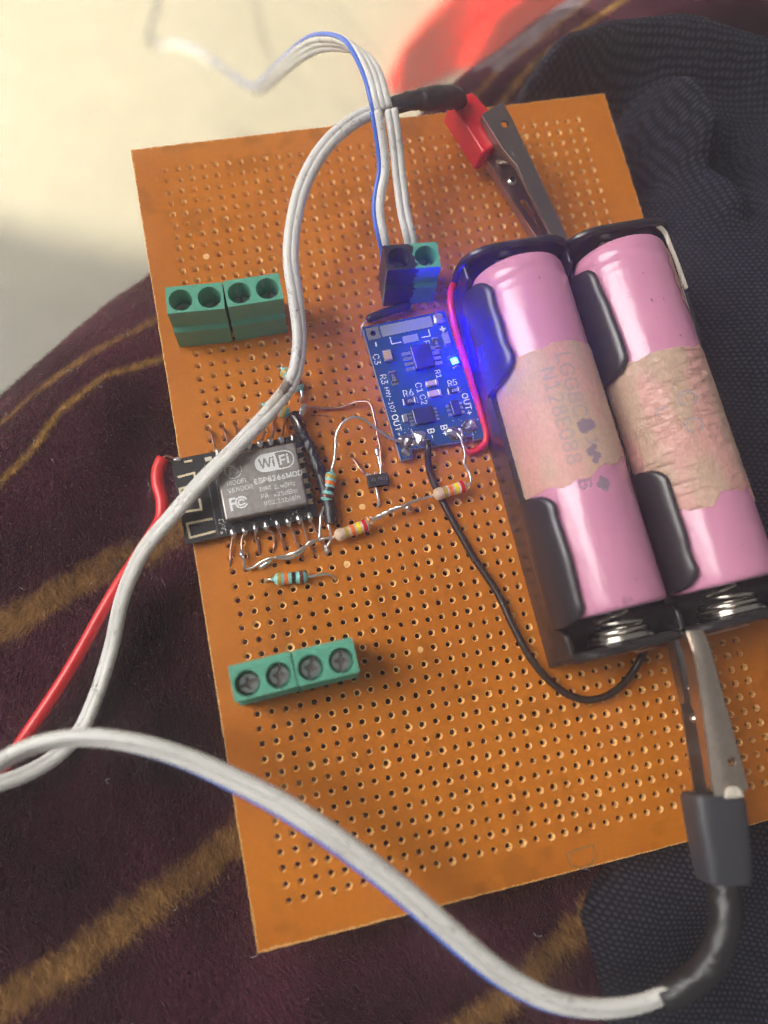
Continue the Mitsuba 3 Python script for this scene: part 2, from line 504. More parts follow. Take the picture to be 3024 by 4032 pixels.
GOLD = [  # golden stripes of the weave: half width, points
    (2.7, [(-130, -30), (-94.7, -15.9), (-78.1, -10.4), (-67.1, -5.7), (-55.9, -1.8), (-30, 10), (10, 22)]),
    (2.9, [(-130, -92), (-98.8, -78.2), (-80.4, -71.6), (-68.6, -66.7), (-50.8, -58.9), (-20, -46)]),
    (2.4, [(-50, -112), (-24.3, -99.9), (-9.2, -93.8), (7.1, -85.8), (30, -72)]),
    (0.62, [(-110, -10), (-88.8, 11.6), (-81.1, 18.8), (-73.7, 27.2), (-63.8, 33.0), (-52.9, 35.3), (-20, 50), (10, 72), (28, 87), (45, 97), (70, 108)]),
    (0.9, [(-120, 2), (-95, 24), (-80, 33.5), (-66, 40.5), (-52, 46), (0, 74), (30, 95), (60, 112), (100, 134)]),
]
SILVER = [(3.2, [(34, 106), (46, 112), (60, 119), (90, 135)]), (1.8, [(36, 100), (48, 108), (62, 115), (80, 123)])]


def seg_dist(p, pts):
    d = np.full(len(p), 1e9)
    pts = np.asarray(pts, float)
    for a, b in zip(pts[:-1], pts[1:]):
        ab = b - a
        t = np.clip(((p - a) @ ab) / (ab @ ab), 0, 1)
        d = np.minimum(d, np.linalg.norm(p - a - t[:, None] * ab, axis=1))
    return d


def sstep(a, b, x):
    t = np.clip((x - a) / (b - a), 0, 1)
    return t * t * (3 - 2 * t)


def weave(xy, jit=0.0):
    """the blanket's colour at flat coordinates xy"""
    n = len(xy)
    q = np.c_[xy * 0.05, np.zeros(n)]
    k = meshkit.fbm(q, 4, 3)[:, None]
    c = np.array([0.056, 0.0140, 0.0250]) * (0.10 + 1.7 * k)  # velvet sheen patches painted in as lighter and darker plum
    wob = (meshkit.noise(np.c_[xy * 0.45, np.full(n, 2.0)], 5) - 0.5) * 1.6
    g = np.zeros(n)
    for w, pts in GOLD:
        ww = w * (0.82 + 0.36 * meshkit.noise(np.c_[xy * 0.12, np.full(n, w)], 9))
        g = np.maximum(g, (1.9 if w < 0.8 else 1.0) * sstep(ww + 0.55, ww - 0.55, seg_dist(xy, pts) + (wob + jit) * min(1.0, w / 3.2)))
    g = g * (0.62 + 0.5 * meshkit.fbm(np.c_[xy * 0.30, np.full(n, 6.0)], 3, 13))
    gold = np.array([0.235, 0.120, 0.040]) * (0.7 + 0.6 * meshkit.noise(np.c_[xy * 0.8, np.full(n, 1.0)], 11)[:, None])
    c = c * (1 - g[:, None]) + gold * g[:, None]
    s = np.zeros(n)
    for w, pts in SILVER:
        s = np.maximum(s, sstep(w + 1.2, w - 1.2, seg_dist(xy, pts) + wob * 1.4) * 0.8)
    return c * (1 - s[:, None]) + np.array([0.20, 0.17, 0.19]) * s[:, None]


def relief(xy):
    n = len(xy)
    f = (meshkit.fbm(np.c_[xy * 0.016, np.full(n, 1.3)], 3, 21) - 0.5) * 13.0
    f += 3.2 * np.exp(-(seg_dist(xy, [(-130, -60), (-95, -50), (-70, -42)]) / 11) ** 2)
    f += 3.5 * np.exp(-(seg_dist(xy, [(-120, -100), (-88, -96), (-60, -104)]) / 12) ** 2)
    f -= 4.0 * np.exp(-(seg_dist(xy, [(-58, 10), (-56, -30), (-50, -70)]) / 9) ** 2)
    under = sstep(16, 2, np.maximum(np.abs(xy[:, 0] - 1) - 51, np.abs(xy[:, 1]) - 75))
    return -9.0 + f * (1 - 0.75 * under) - 3.0 * under - 16.0 * sstep(0, 9, xy[:, 0] - 14 + 0.0 * xy[:, 1]) * sstep(98, 84, xy[:, 1] - 0.10 * (xy[:, 0] - 40))


def blanket_point(u, s):
    """u along the bed's edge, s across it (positive = outwards); returns xyz and the flat coordinates of the weave"""
    sh = shoulder(u)[:, None]
    flat = BA + u[:, None] * BU + (s[:, None] + sh) * BN
    ang = np.clip(s / BR, 0, math.pi / 2)
    over = np.maximum(s - BR * math.pi / 2, 0)
    reach = np.where(s < 0, s, BR * np.sin(ang))
    xy = BA + u[:, None] * BU + (reach[:, None] + sh) * BN
    z = relief(np.where((s < 0)[:, None], flat, xy)) - BR * (1 - np.cos(ang)) - over
    z += np.where(s > 0, 1.0, 0.0) * (meshkit.noise(np.c_[u * 0.04, s * 0.03, u * 0], 31) - 0.5) * 4 * sstep(0, 25, s)
    return np.c_[xy, z], flat


def grid_mesh(U, S, fn):
    uu, ss = np.meshgrid(U, S, indexing='ij')
    p, flat = fn(uu.ravel(), ss.ravel())
    n, m = len(U), len(S)
    i, j = np.meshgrid(np.arange(n - 1), np.arange(m - 1), indexing='ij')
    a = i * m + j
    q = np.stack([a, a + m, a + m + 1, a + 1], -1).reshape(-1, 4)
    return p, np.vstack([q[:, [0, 1, 2]], q[:, [0, 2, 3]]]), flat


bl = thing('blanket', 'dark plum plush blanket with golden stripes, draped over the edge of the bed', 'blanket')
U_ = np.r_[np.arange(-300, -60, 6.0), np.arange(-60, 190, 0.9), np.arange(190, 420, 6.0)]
S_ = np.r_[np.arange(-340, -130, 6.0), np.arange(-130, 52, 0.9), np.arange(52, 380, 10.0)]
bv, bf, bflat = grid_mesh(U_, S_, blanket_point)
if np.cross(bv[bf[0, 1]] - bv[bf[0, 0]], bv[bf[0, 2]] - bv[bf[0, 0]])[2] < 0:
    bf = bf[:, ::-1]
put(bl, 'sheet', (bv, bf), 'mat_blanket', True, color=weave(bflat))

SHIRT_TOP = [(28, 68), (31, 76), (36, 83), (45, 91.5), (56, 93), (71, 90.5), (85, 85.5), (94.5, 79), (103, 72), (140, 50), (220, 25)]
SHIRT_POLY = Polygon(SHIRT_TOP + [(220, -200), (2, -200), (3.4, -109), (4.3, -103), (4.9, -93.5), (4.7, -86.2), (5.6, -84.4), (12, -79), (14, -40), (12, 40)])

# the pile: short leaning fibres
N_PILE = 320000
u_ = rng.uniform(-80, 175, N_PILE * 2)
s_ = rng.uniform(-185, 40, N_PILE * 2)
base, flat = blanket_point(u_, s_)
out = (np.maximum(np.abs(base[:, 0] - 1) - 50, np.abs(base[:, 1]) - 74) > -2.5) & (base[:, 0] < 75) & (base[:, 0] > -124) & (base[:, 1] > -132)
inside = shapely.contains_xy(SHIRT_POLY.buffer(-2.0), base[:, 0], base[:, 1])
keep = np.nonzero(out & ~inside)[0][:N_PILE]
base, flat = base[keep], flat[keep]
n_ = len(base)
swirl = meshkit.fbm(np.c_[flat * 0.045, np.zeros(n_)], 3, 41) * 2.6 + 3.5
lean = rng.normal(swirl, 0.40)
L_ = rng.uniform(1.2, 2.3, n_)
el = rng.uniform(0.35, 1.1, n_)
tip = base + np.c_[np.cos(lean) * np.cos(el), np.sin(lean) * np.cos(el), np.sin(el)] * L_[:, None]
mid = (base + tip) / 2 + np.c_[np.zeros(n_), np.zeros(n_), 0.18 * L_]
side = np.c_[-np.sin(lean), np.cos(lean), rng.normal(0, 0.4, n_)] * rng.uniform(0.03, 0.06, n_)[:, None]
pv = np.stack([base - side, base + side, mid + side * 0.8, mid - side * 0.8, tip], 1).reshape(-1, 3)
o_ = np.arange(n_)[:, None] * 5
pf = np.vstack([o_ + [0, 1, 2], o_ + [0, 2, 3], o_ + [3, 2, 4]])
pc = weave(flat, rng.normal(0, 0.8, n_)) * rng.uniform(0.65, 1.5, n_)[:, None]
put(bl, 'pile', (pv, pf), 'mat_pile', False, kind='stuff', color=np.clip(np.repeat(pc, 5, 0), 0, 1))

lint = []
for k in range(70):
    j = int(rng.integers(0, n_))
    p0 = tip[j] + [0, 0, 0.3]
    a = rng.uniform(0, 6.28)
    L = rng.uniform(0.3, 1.8)
    pts_ = [p0 + np.array([math.cos(a) * L * t + rng.normal(0, 0.18), math.sin(a) * L * t + rng.normal(0, 0.18), 0.25 * math.sin(t * 3)]) for t in (0, 0.33, 0.66, 1.0)]
    lint.append(tube(spline(pts_, 0.25), 0.025, 5))
put(bl, 'lint', join(*lint), 'mat_silk', True, 'pale specks of lint', kind='stuff')

# ------------------------------------------------------------------ knitted cloth under the right side of the board
RIDGES = [  # width, height, points
    (5.5, 12.0, [(34, 77), (38, 82), (45, 87.0), (56, 88.5), (71, 85), (87, 77), (107, 62)]),
    (5.2, -16.0, [(40, 78), (50, 80), (61, 77)]),
    (3.4, 8.0, [(56, 76), (63, 76), (67, 70), (69, 60)]),
    (3.6, -8.0, [(56, 74), (60, 66), (59, 58)]),
    (4.0, 6.0, [(66, 74), (69, 58), (72, 44)]),
    (2.6, -6.0, [(73, 54), (81, 62)]),
    (2.2, -5.0, [(79, 46), (81, 56)]),
    (14., 5.0, [(80, 30), (72, -10), (70, -60)]),
    (7.0, 2.6, [(10, -90), (30, -84), (60, -76)]),
    (6.0, -3.0, [(26, -96), (40, -110)]),
]


def cloth_height(xy):
    n = len(xy)
    z = -6.0 + (meshkit.fbm(np.c_[xy * 0.03, np.full(n, 4.0)], 3, 51) - 0.5) * 4.0
    for w, h, pts in RIDGES:
        z = z + h * np.exp(-(seg_dist(xy, pts) / w) ** 2)
    z += 3.0 * sstep(52, 75, xy[:, 0])
    under = sstep(5.0, 0.5, np.maximum(np.abs(xy[:, 0] - 0.8) - 51.5, np.abs(xy[:, 1]) - 76))
    return z * (1 - under) + np.minimum(z, -3.4) * under


gx, gy = np.arange(-2, 226, 0.8), np.arange(-204, 104, 0.8)
xx, yy = np.meshgrid(gx, gy, indexing='ij')
xy = np.c_[xx.ravel(), yy.ravel()]
shapely.prepare(SHIRT_POLY)
outline = SHIRT_POLY.exterior
din = shapely.distance(shapely.points(xy), outline) * np.where(shapely.contains_xy(SHIRT_POLY, xy[:, 0], xy[:, 1]), 1, -1)
zz = cloth_height(xy)
rim = np.clip(din / 5.0, 0, 1)
zz = zz - 5.5 * (1 - np.sqrt(np.maximum(1 - (1 - rim) ** 2, 0)))
zz = np.where(din < 0, -22.0, zz)
ok = din.reshape(xx.shape) > -0.9
m_ = len(gy)
i_, j_ = np.nonzero(ok[:-1, :-1] & ok[1:, :-1] & ok[:-1, 1:] & ok[1:, 1:])
a_ = i_ * m_ + j_
cf = np.vstack([np.c_[a_, a_ + m_, a_ + m_ + 1], np.c_[a_, a_ + m_ + 1, a_ + 1]])
zz = np.where((din < 0) & (din > -0.9), np.minimum(zz, -13.0), zz)
cl = thing('knitted_cloth', 'bunched navy knitted cloth under the right side of the orange board', 'cloth')
tm = trimesh.Trimesh(np.c_[xy, zz], cf, process=False)
tm.remove_unreferenced_vertices()
put(cl, None, tm, 'mat_knit', True)

# ------------------------------------------------------------------ red cloth on the floor
rc_poly = Polygon([(101, 389), (104, 399), (128, 424), (160, 452), (215, 500), (300, 520), (300, 420), (235, 424), (205, 408), (190, 404), (150, 396), (122, 384), (108, 381)])
gx, gy = np.arange(98, 304, 2.5), np.arange(376, 524, 2.5)
xx, yy = np.meshgrid(gx, gy, indexing='ij')
xy = np.c_[xx.ravel(), yy.ravel()]
din = shapely.distance(shapely.points(xy), rc_poly.exterior) * np.where(shapely.contains_xy(rc_poly, xy[:, 0], xy[:, 1]), 1, -1)
ridge = seg_dist(xy, [(104, 391), (130, 415), (165, 442), (230, 480)])
ridge2 = seg_dist(xy, [(186, 408), (215, 430), (260, 450)])
zz = -348 + 26 * np.exp(-(ridge / 12) ** 2) * np.clip(din / 6, 0, 1) + 34 * np.exp(-(ridge2 / 11) ** 2) * np.clip(din / 6, 0, 1) + np.clip(din / 3, 0, 1) * 3
ok = din.reshape(xx.shape) > -2.5
m_ = len(gy)
i_, j_ = np.nonzero(ok[:-1, :-1] & ok[1:, :-1] & ok[:-1, 1:] & ok[1:, 1:])
a_ = i_ * m_ + j_
cf = np.vstack([np.c_[a_, a_ + m_, a_ + m_ + 1], np.c_[a_, a_ + m_ + 1, a_ + 1]])
rcl = thing('red_cloth', 'blurred bright red folded cloth lying on the sunlit floor', 'cloth')
tm = trimesh.Trimesh(np.c_[xy, zz], cf, process=False)
tm.remove_unreferenced_vertices()
put(rcl, None, tm, 'mat_red_cloth', True)

# ------------------------------------------------------------------ the perforated board
PITCH, NC, NR = 2.54, 36, 56
bd = thing('perforated_board', 'orange perforated circuit board drilled with a grid of holes', 'circuit board')
SEG = 16
ang = (np.arange(SEG) + 0.5) * 2 * np.pi / SEG
ring = np.c_[np.cos(ang), np.sin(ang)]
V, F = [], []
cnt = 0
pr_ = np.random.default_rng(11)
half = PITCH / 2
corners = np.array([(half, half), (-half, half), (-half, -half), (half, -half)])
THICK = 1.6
for r in range(NR):
    for c in range(NC):
        x, y = (c - 17.5) * PITCH, (27.5 - r) * PITCH
        jx, jy = pr_.normal(0, 0.05, 2)
        plug = pr_.random() < 0.003
        r1 = (0.64 + pr_.normal(0, 0.045) + (pr_.random() < 0.10) * pr_.uniform(0.03, 0.14)) * (1 + pr_.normal(0, 0.05, SEG))
        r2 = 0.47 + pr_.normal(0, 0.02)
        zc = -(0.30 + pr_.random() * 0.40)
        if plug:
            zc = -0.10
        ctr = np.array([x + jx, y + jy])
        top = np.c_[ctr + ring * r1[:, None], np.zeros(SEG)]
        mid_ = np.c_[ctr + ring * r2 * (1 + pr_.normal(0, 0.03, SEG))[:, None], np.full(SEG, zc)]
        low = np.c_[ctr + ring * r2 * 0.96, np.full(SEG, -THICK)]
        cor = np.c_[np.array([x, y]) + corners, np.zeros(4)]
        V += [top, mid_, low, cor]
        T0, M0, L0, C0 = cnt, cnt + SEG, cnt + 2 * SEG, cnt + 3 * SEG
        q = SEG // 4
        for k in range(4):
            for e in range(q):
                a, b = k * q + e, (k * q + e + 1) % SEG
                F.append((C0 + k, T0 + b, T0 + a) if e < q - 1 else (C0 + k, T0 + b, T0 + a))
            F.append((C0 + k, C0 + (k + 1) % 4, T0 + ((k + 1) * q) % SEG))
        for a in range(SEG):
            b = (a + 1) % SEG
            F += [(T0 + a, T0 + b, M0 + b), (T0 + a, M0 + b, M0 + a)]
            if plug:
                F.append((M0 + a, M0 + b, M0 + (a if a == 0 else 0)) if 0 < a < SEG - 1 else (M0, M0 + 1, M0 + 2))
            else:
                F += [(M0 + a, M0 + b, L0 + b), (M0 + a, L0 + b, L0 + a)]
        cnt += 3 * SEG + 4
V, F = np.vstack(V), np.array(F)
gx0, gx1, gy0, gy1 = -18 * PITCH, 18 * PITCH, -28 * PITCH, 28 * PITCH
BX0, BX1, BY0, BY1 = -50.6, 52.2, -76.4, 75.6


def wavy(a, b, n, amp, seed):
    t = np.linspace(0, 1, n)[:, None]
    p = np.asarray(a, float) + (np.asarray(b, float) - a) * t
    k = (meshkit.noise(np.c_[p * 0.9, np.full(n, seed)], seed) - 0.5)[:, None] * amp
    k[0] = k[-1] = 0
    nrm = np.array([-(b[1] - a[1]), b[0] - a[0]], float)
    return p + k * nrm / np.linalg.norm(nrm)


edge = np.vstack([wavy((BX0, BY0), (BX1 + 0.4, BY0 + 0.5), 130, 0.16, 1)[:-1], wavy((BX1 + 0.4, BY0 + 0.5), (BX1, BY1), 180, 0.16, 2)[:-1],
                  wavy((BX1, BY1), (BX0, BY1 + 0.2), 130, 0.16, 3)[:-1], wavy((BX0, BY1 + 0.2), (BX0, BY0), 180, 0.16, 4)[:-1]])
margin = extrude(Polygon(edge).buffer(-0.12).difference(box(gx0, gy0, gx1, gy1)), THICK - 0.002, -THICK + 0.0)
mv, mf = margin
mv = mv.copy()
mv[mv[:, 2] > -0.5, 2] = 0.0
ring_e = np.vstack([np.c_[np.array(Polygon(edge).buffer(-0.12).exterior.coords)[:-1], np.zeros(len(Polygon(edge).buffer(-0.12).exterior.coords) - 1)]])
bev = extrude(Polygon(edge).difference(Polygon(edge).buffer(-0.12)), THICK - 0.09, -THICK)
bottom = (np.array([[gx0, gy0, -THICK], [gx1, gy0, -THICK], [gx1, gy1, -THICK], [gx0, gy1, -THICK]]), np.array([[0, 2, 1], [0, 3, 2]]))
put(bd, 'plate', join((V, F), (mv, mf), bev), 'mat_board', False)
pm = LineString([(3.3, -73.2), (3.6, -75.2), (5.0, -75.9), (7.2, -75.7), (8.2, -74.8), (8.1, -72.9), (8.3, -72.8), (5.5, -72.9), (3.3, -73.3)]).buffer(0.16)
put(bd, 'pencil_mark', extrude(pm, 0.012, 0.003), 'mat_pencil', False, 'faint pencilled outline near the lower edge')

# ------------------------------------------------------------------ screw terminal blocks
PROFILE = [(0, 0), (0, 6.0), (0.7, 6.7), (0.7, 12.0), (5.6, 12.0), (5.75, 11.85), (5.75, 11.1), (6.5, 11.0), (6.5, 0)]


def terminal(label, corner, deg, mat='mat_green', depth=(5.5, 5.5), turns=(20, 70), group=None):
    """corner: the front left foot; the front looks towards -y"""
    t = thing('terminal_block', label, 'terminal block', group)
    W = 10.1
    body = m3.CrossSection([[(y, z) for y, z in PROFILE][::-1]]).extrude(W)
    v, f = arr(body)
    v = np.c_[v[:, 2], v[:, 0], v[:, 1]]
    body = man((v, f))
    if body.volume() < 0:
        body = man((v, f[:, ::-1]))
    for k, x in enumerate((2.51, 7.59)):
        body = body - m3.Manifold.cylinder(9, 2.08, 2.08, 36).translate((x, 3.15, 3.6))
        body = body - mbox(x - 1.7, 5.2, 1.2, x + 1.7, 8, 5.4)
    v, f = arr(body)
    put(t, 'body', xf((v, f), corner, deg), mat, 30)
    for k, x in enumerate((2.51, 7.59)):
        s = m3.Manifold.cylinder(5.5, 1.86, 1.92, 32)
        s = s + m3.Manifold.cylinder(0.35, 1.92, 1.5, 32).translate((0, 0, 5.5))
        a = turns[k]
        for d_ in (a, a + 90):
            s = s - mbox(-2.2 if d_ == a else -1.1, -0.30, 4.6, 2.2 if d_ == a else 1.1, 0.30, 7).rotate((0, 0, d_))
        s = s - m3.Manifold.cylinder(1.2, 0.35, 0.75, 16).translate((0, 0, 4.7))
        at_ = xf((np.array([[x, 3.15, 12 - depth[k] - 5.85]]), np.zeros((0, 3), int)), corner, deg)[0][0]
        sk = put(t, 'screw', xf(s, at_, deg), 'mat_screw', 30)
        put(sk, 'slot', xf(join(*[arr(mbox(-(1.75 if d_ == a else 1.05), -0.27, 4.75, 1.75 if d_ == a else 1.05, 0.27, 5.15 + 0.03 * (d_ == a)).rotate((0, 0, d_))) for d_ in (a, a + 90)]), at_, deg), 'mat_clip_grey', False)  # darker inserts that paint shade into the cross slots of the screw
    return t


terminal('green two-way terminal block at the left of the upper pair, nearest the board edge', (-47.25, 31.0, 0), -3.3, depth=(4.3, 4.6), turns=(30, 65))
terminal('green two-way terminal block of the upper pair, touching the white cable', (-36.6, 30.55, 0), 0.6, depth=(4.1, 4.4), turns=(85, 80))
terminal('two-way terminal block half blackened with ink, at the end of the ribbon cable', (-6.85, 33.15, 0), -4.2, mat='mat_green_inked', depth=(3.8, 4.0), turns=(15, 50))
terminal('green two-way terminal block of the lower pair, nearest the board edge', (-46.5, -37.35, 0), 2.3, depth=(3.2, 2.6), turns=(10, 75))
terminal('green two-way terminal block at the right of the lower pair', (-36.25, -37.0, 0), 1.4, depth=(2.6, 2.3), turns=(70, 78))

# ------------------------------------------------------------------ small axial resistors
def resistor(label, a, b, rad, mat, bands, leads, group, L=None):
    t = thing('resistor', label, 'resistor', group)
    a, b = np.asarray(a, float), np.asarray(b, float)
    ln = np.linalg.norm(b - a)

    def r_at(x):
        e = min(x, ln - x)
        cap_ = rad * 1.13
        if e < 0.9:
            return max(0.30, cap_ * math.sqrt(max(0.0, 1 - ((0.95 - e) / 0.95) ** 2)))
        return rad + (cap_ - rad) * float(sstep(2.1, 1.25, np.array(e)))
    xs = np.r_[np.linspace(0, 0.9, 9), np.linspace(1.0, ln - 1.0, 40), np.linspace(ln - 0.9, ln, 9)]
    prof = np.array([(x, r_at(x)) for x in xs])
    v, f = lathe_x(prof)
    v2, f2 = tube(np.array([[-0.5, 0, 0], [0.1, 0, 0], [0.25, 0, 0]]), [0.28, 0.34, 0.42], 12)
    v3, f3 = tube(np.array([[ln - 0.25, 0, 0], [ln - 0.1, 0, 0], [ln + 0.5, 0, 0]]), [0.42, 0.34, 0.28], 12)
    put(t, 'body', along(join((v, f), (v2, f2), (v3, f3)), a, b), mat, 40)
    for colour, pos in bands:
        x0, x1 = pos * ln - 0.36, pos * ln + 0.36
        p = np.array([(x0, r_at(x0) - 0.03)] + [(x, r_at(x) + 0.022) for x in np.linspace(x0, x1, 7)] + [(x1, r_at(x1) - 0.03)])
        v, f = lathe_x(p)
        w_ = meshkit.noise(np.c_[v[:, 1] * 1.6, v[:, 2] * 1.6, v[:, 0] * 0.2 + pos * 9 + a[0]]) - 0.5
        v[:, 0] += w_ * 0.16
        put(t, 'band', along((v, f), a, b), 'mat_band_' + colour, 40)
    for pts in leads:
        put(t, 'lead', wire(pts, 0.27, 0.25, 10, 0.10), 'mat_tin', True)
    return t


TEAL = [('gold', 0.17), ('orange', 0.37), ('black', 0.58), ('brown', 0.81)]
TAN = [('gold', 0.33), ('orange', 0.50), ('yellow', 0.67), ('red', 0.84)]
GT, GN = 'teal resistors on the board', 'tan resistors on the board'
resistor('teal resistor hung upright between the metal shielded module and the tiny transistor', (-23.56, 0.48, 2.6), (-25.66, -4.91, 2.2), 1.05, 'mat_teal', TEAL, [
    [(-23.50, 0.65, 2.62), (-23.37, 1.07, 2.8), (-22.76, 2.27, 3.2), (-22.02, 4.71, 3.6), (-21.68, 6.32, 4.0), (-20.87, 7.84, 4.4), (-19.53, 9.0, 4.8), (-17.82, 9.39, 5.0), (-16.19, 8.86, 4.8), (-14.82, 7.76, 4.4), (-13.67, 6.42, 4.0), (-12.73, 5.75, 3.6), (-11.52, 4.66, 3.2), (-10.0, 4.03, 2.7), (-9.3, 4.2, 2.4)],
    [(-25.75, -5.1, 2.2), (-26.41, -6.02, 2.2), (-27.09, -7.4, 2.4), (-27.58, -9.34, 2.4), (-28.26, -11.32, 2.2), (-29.02, -11.61, 2.65), (-29.87, -11.68, 2.75), (-30.63, -12.12, 2.5), (-30.98, -12.48, 1.9), (-31.63, -12.91, 1.75), (-32.69, -13.48, 1.9), (-33.72, -13.75, 2.0), (-35.1, -13.58, 2.0), (-36.4, -13.13, 2.1)]], GT)
resistor('teal resistor lying alone below the metal shielded module', (-37.45, -16.91, 1.25), (-31.34, -17.6, 1.25), 1.05, 'mat_teal', TEAL, [
    [(-37.38, -16.93, 1.25), (-38.19, -16.74, 1.1), (-38.92, -16.70, 0.4), (-39.27, -16.62, -0.9)],
    [(-31.41, -17.62, 1.25), (-30.59, -17.71, 1.3), (-29.46, -17.61, 1.3), (-28.22, -17.72, 1.2), (-27.29, -18.02, 0.9), (-26.69, -18.55, 0.2), (-26.6, -18.9, -0.9)]], GT)
resistor('teal resistor mostly hidden by the white cable, its gold band showing', (-28.76, 22.61, 1.3), (-26.05, 17.76, 1.3), 1.05, 'mat_teal', TEAL, [
    [(-28.64, 22.49, 1.3), (-29.09, 23.08, 0.9), (-29.40, 23.45, 0.0), (-29.52, 23.9, -0.8)],
    [(-26.19, 17.98, 1.3), (-26.08, 17.15, 1.3), (-26.23, 16.39, 1.0), (-26.59, 15.94, 0.3), (-26.75, 15.8, -0.8)]], GT)
resistor('teal resistor under the white cable, brown band showing, leading into the black sleeve', (-33.45, 15.79, 2.0), (-29.13, 13.06, 2.7), 1.05, 'mat_teal', TEAL[::-1] and [('brown', 0.2), ('black', 0.42), ('orange', 0.62), ('gold', 0.82)], [
    [(-33.3, 15.67, 2.0), (-33.91, 15.92, 1.4), (-34.4, 16.02, 0.4), (-34.6, 16.2, -0.7)],
    [(-29.35, 13.25, 2.7), (-28.92, 12.72, 3.2), (-28.48, 11.86, 3.8), (-28.10, 10.9, 4.0), (-27.85, 9.8, 3.9), (-27.6, 8.9, 3.5)]], GT)
core = spline([(-17.9, -9.75, 2.3), (-17.0, -9.55, 2.35), (-15.88, -9.18, 2.4), (-14.24, -8.70, 2.4), (-12.92, -8.42, 2.45), (-11.57, -8.18, 2.5)], 0.15)
th = np.linspace(0, 2 * np.pi * 2.6, len(core))
_, n_a, n_b = frames(core)
h1 = core + 0.30 * (np.cos(th)[:, None] * n_a + np.sin(th)[:, None] * n_b)
h2 = core - 0.30 * (np.cos(th)[:, None] * n_a + np.sin(th)[:, None] * n_b)
resistor('tan resistor with coloured bands nearest the metal shielded module', (-25.32, -11.51, 2.3), (-18.53, -10.36, 2.3), 1.05, 'mat_tan', TAN, [
    [(-24.99, -11.47, 2.3), (-25.96, -11.54, 2.3), (-27.0, -11.46, 2.35), (-27.87, -11.47, 2.2), (-29.04, -11.71, 2.15), (-30.19, -11.96, 2.0), (-31.14, -12.36, 2.3), (-32.61, -12.87, 2.25), (-34.32, -13.05, 1.75), (-36.14, -13.14, 1.65), (-37.52, -13.05, 1.6), (-38.96, -13.28, 1.3), (-40.18, -13.77, 1.0), (-41.2, -14.05, 0.9), (-41.88, -13.99, 0.9), (-42.15, -13.6, 1.0), (-42.12, -12.72, 1.2), (-42.05, -11.9, 1.5)],
    np.vstack([[(-18.73, -10.4, 2.3), (-18.2, -10.1, 2.3)], h1[4:-6:6], [(-11.4, -8.35, 2.2)]])], GN)
resistor('tan resistor with coloured bands lying over the black wire', (-5.97, -7.46, 2.9), (0.65, -6.68, 2.7), 1.05, 'mat_tan', TAN, [
    np.vstack([[(-5.63, -7.39, 2.9), (-6.53, -7.51, 2.85), (-8.41, -7.64, 2.75), (-9.96, -7.81, 2.65)], h2[::-6][1:], [(-18.2, -9.3, 2.6)]]),
    [(0.32, -6.66, 2.7), (1.13, -6.54, 2.7), (1.67, -5.85, 2.7), (1.67, -4.64, 2.75), (1.37, -3.47, 2.8), (1.11, -2.35, 3.0), (1.57, -1.06, 3.0), (1.64, 0.27, 3.1), (1.49, 1.41, 3.2), (1.5, 2.25, 3.4), (1.1, 3.3, 3.3)]], GN)
tw = thing('solder_bead', 'shiny bead of solder on the twisted resistor leads', 'solder')
put(tw, None, blob([(-11.1, -8.5, 1.9), (-10.6, -8.9, 1.4)], [0.75, 0.6], 3), 'mat_solder', 50)

# ------------------------------------------------------------------ metal shielded radio module
wm = thing('radio_module', 'black radio module with a stamped metal shield and many copper legs', 'circuit module')
WC, WA = np.array([-39.70, 0.45]), 1.4
wa = math.radians(WA)


def WP(x, y, z=0.0):
    """from the module's own axes (origin at its centre) to the scene"""
    return np.array([WC[0] + x * math.cos(wa) - y * math.sin(wa), WC[1] + x * math.sin(wa) + y * math.cos(wa), z])


def WI(x, y):
    dx, dy = x - WC[0], y - WC[1]
    return dx * math.cos(wa) + dy * math.sin(wa), -dx * math.sin(wa) + dy * math.cos(wa)


def wput(name, mesh, z, mat, smooth=30, **kw):
    return put(wm, name, xf(mesh, WP(0, 0, z), WA), mat, smooth, **kw)


pcb = box(-12, -8, 12, 8)
for i in range(6):
    pcb = pcb.difference(Point(12, 5.0 - 2 * i).buffer(0.38, 6))
for i in range(8):
    for s in (-1, 1):
        pcb = pcb.difference(Point(-3.55 + 2 * i, s * 8).buffer(0.36, 6))
wput('circuit_board', extrude(pcb, 0.8), 1.4, 'mat_pcb_black', False)
sh = rbox(15.0, 12.0, 2.7, 0.42, 12)
ws = wput('shield', xf(sh, (3.20, 0.10, 0)), 2.2, 'mat_shield', 35)
rim_ = LineString([(-4.15, -5.75), (10.55, -5.75), (10.55, 5.95), (-4.15, 5.95)])
ant = [(-11.35, 4.55), (-8.3, 4.75), (-8.3, 2.45), (-11.35, 2.3), (-11.35, -2.05), (-8.25, -2.25), (-8.25, -0.2)]
wput('antenna', extrude(unary_union([LineString(ant).buffer(0.21, cap_style=2, join_style=2), LineString([(-6.6, -4.35), (-11.2, -4.35), (-11.1, -6.95), (-6.5, -6.75)]).buffer(0.21, cap_style=2, join_style=2)]), 0.03), 2.2, 'mat_trace', False)
wput('antenna_line', extrude(unary_union([LineString([(-6.2, -7.6), (-6.2, 6.0)]).buffer(0.035), LineString([(-4.75, -7.6), (-4.75, 6.0)]).buffer(0.035)]), 0.02), 2.2, 'mat_strip', False)
for i in range(6):
    wput('contact_pad', extrude(box(10.75, 4.6 - 2 * i, 11.75, 5.55 - 2 * i).difference(Point(12, 5.08 - 2 * i).buffer(0.46)), 0.04), 2.2, 'mat_trace', False)
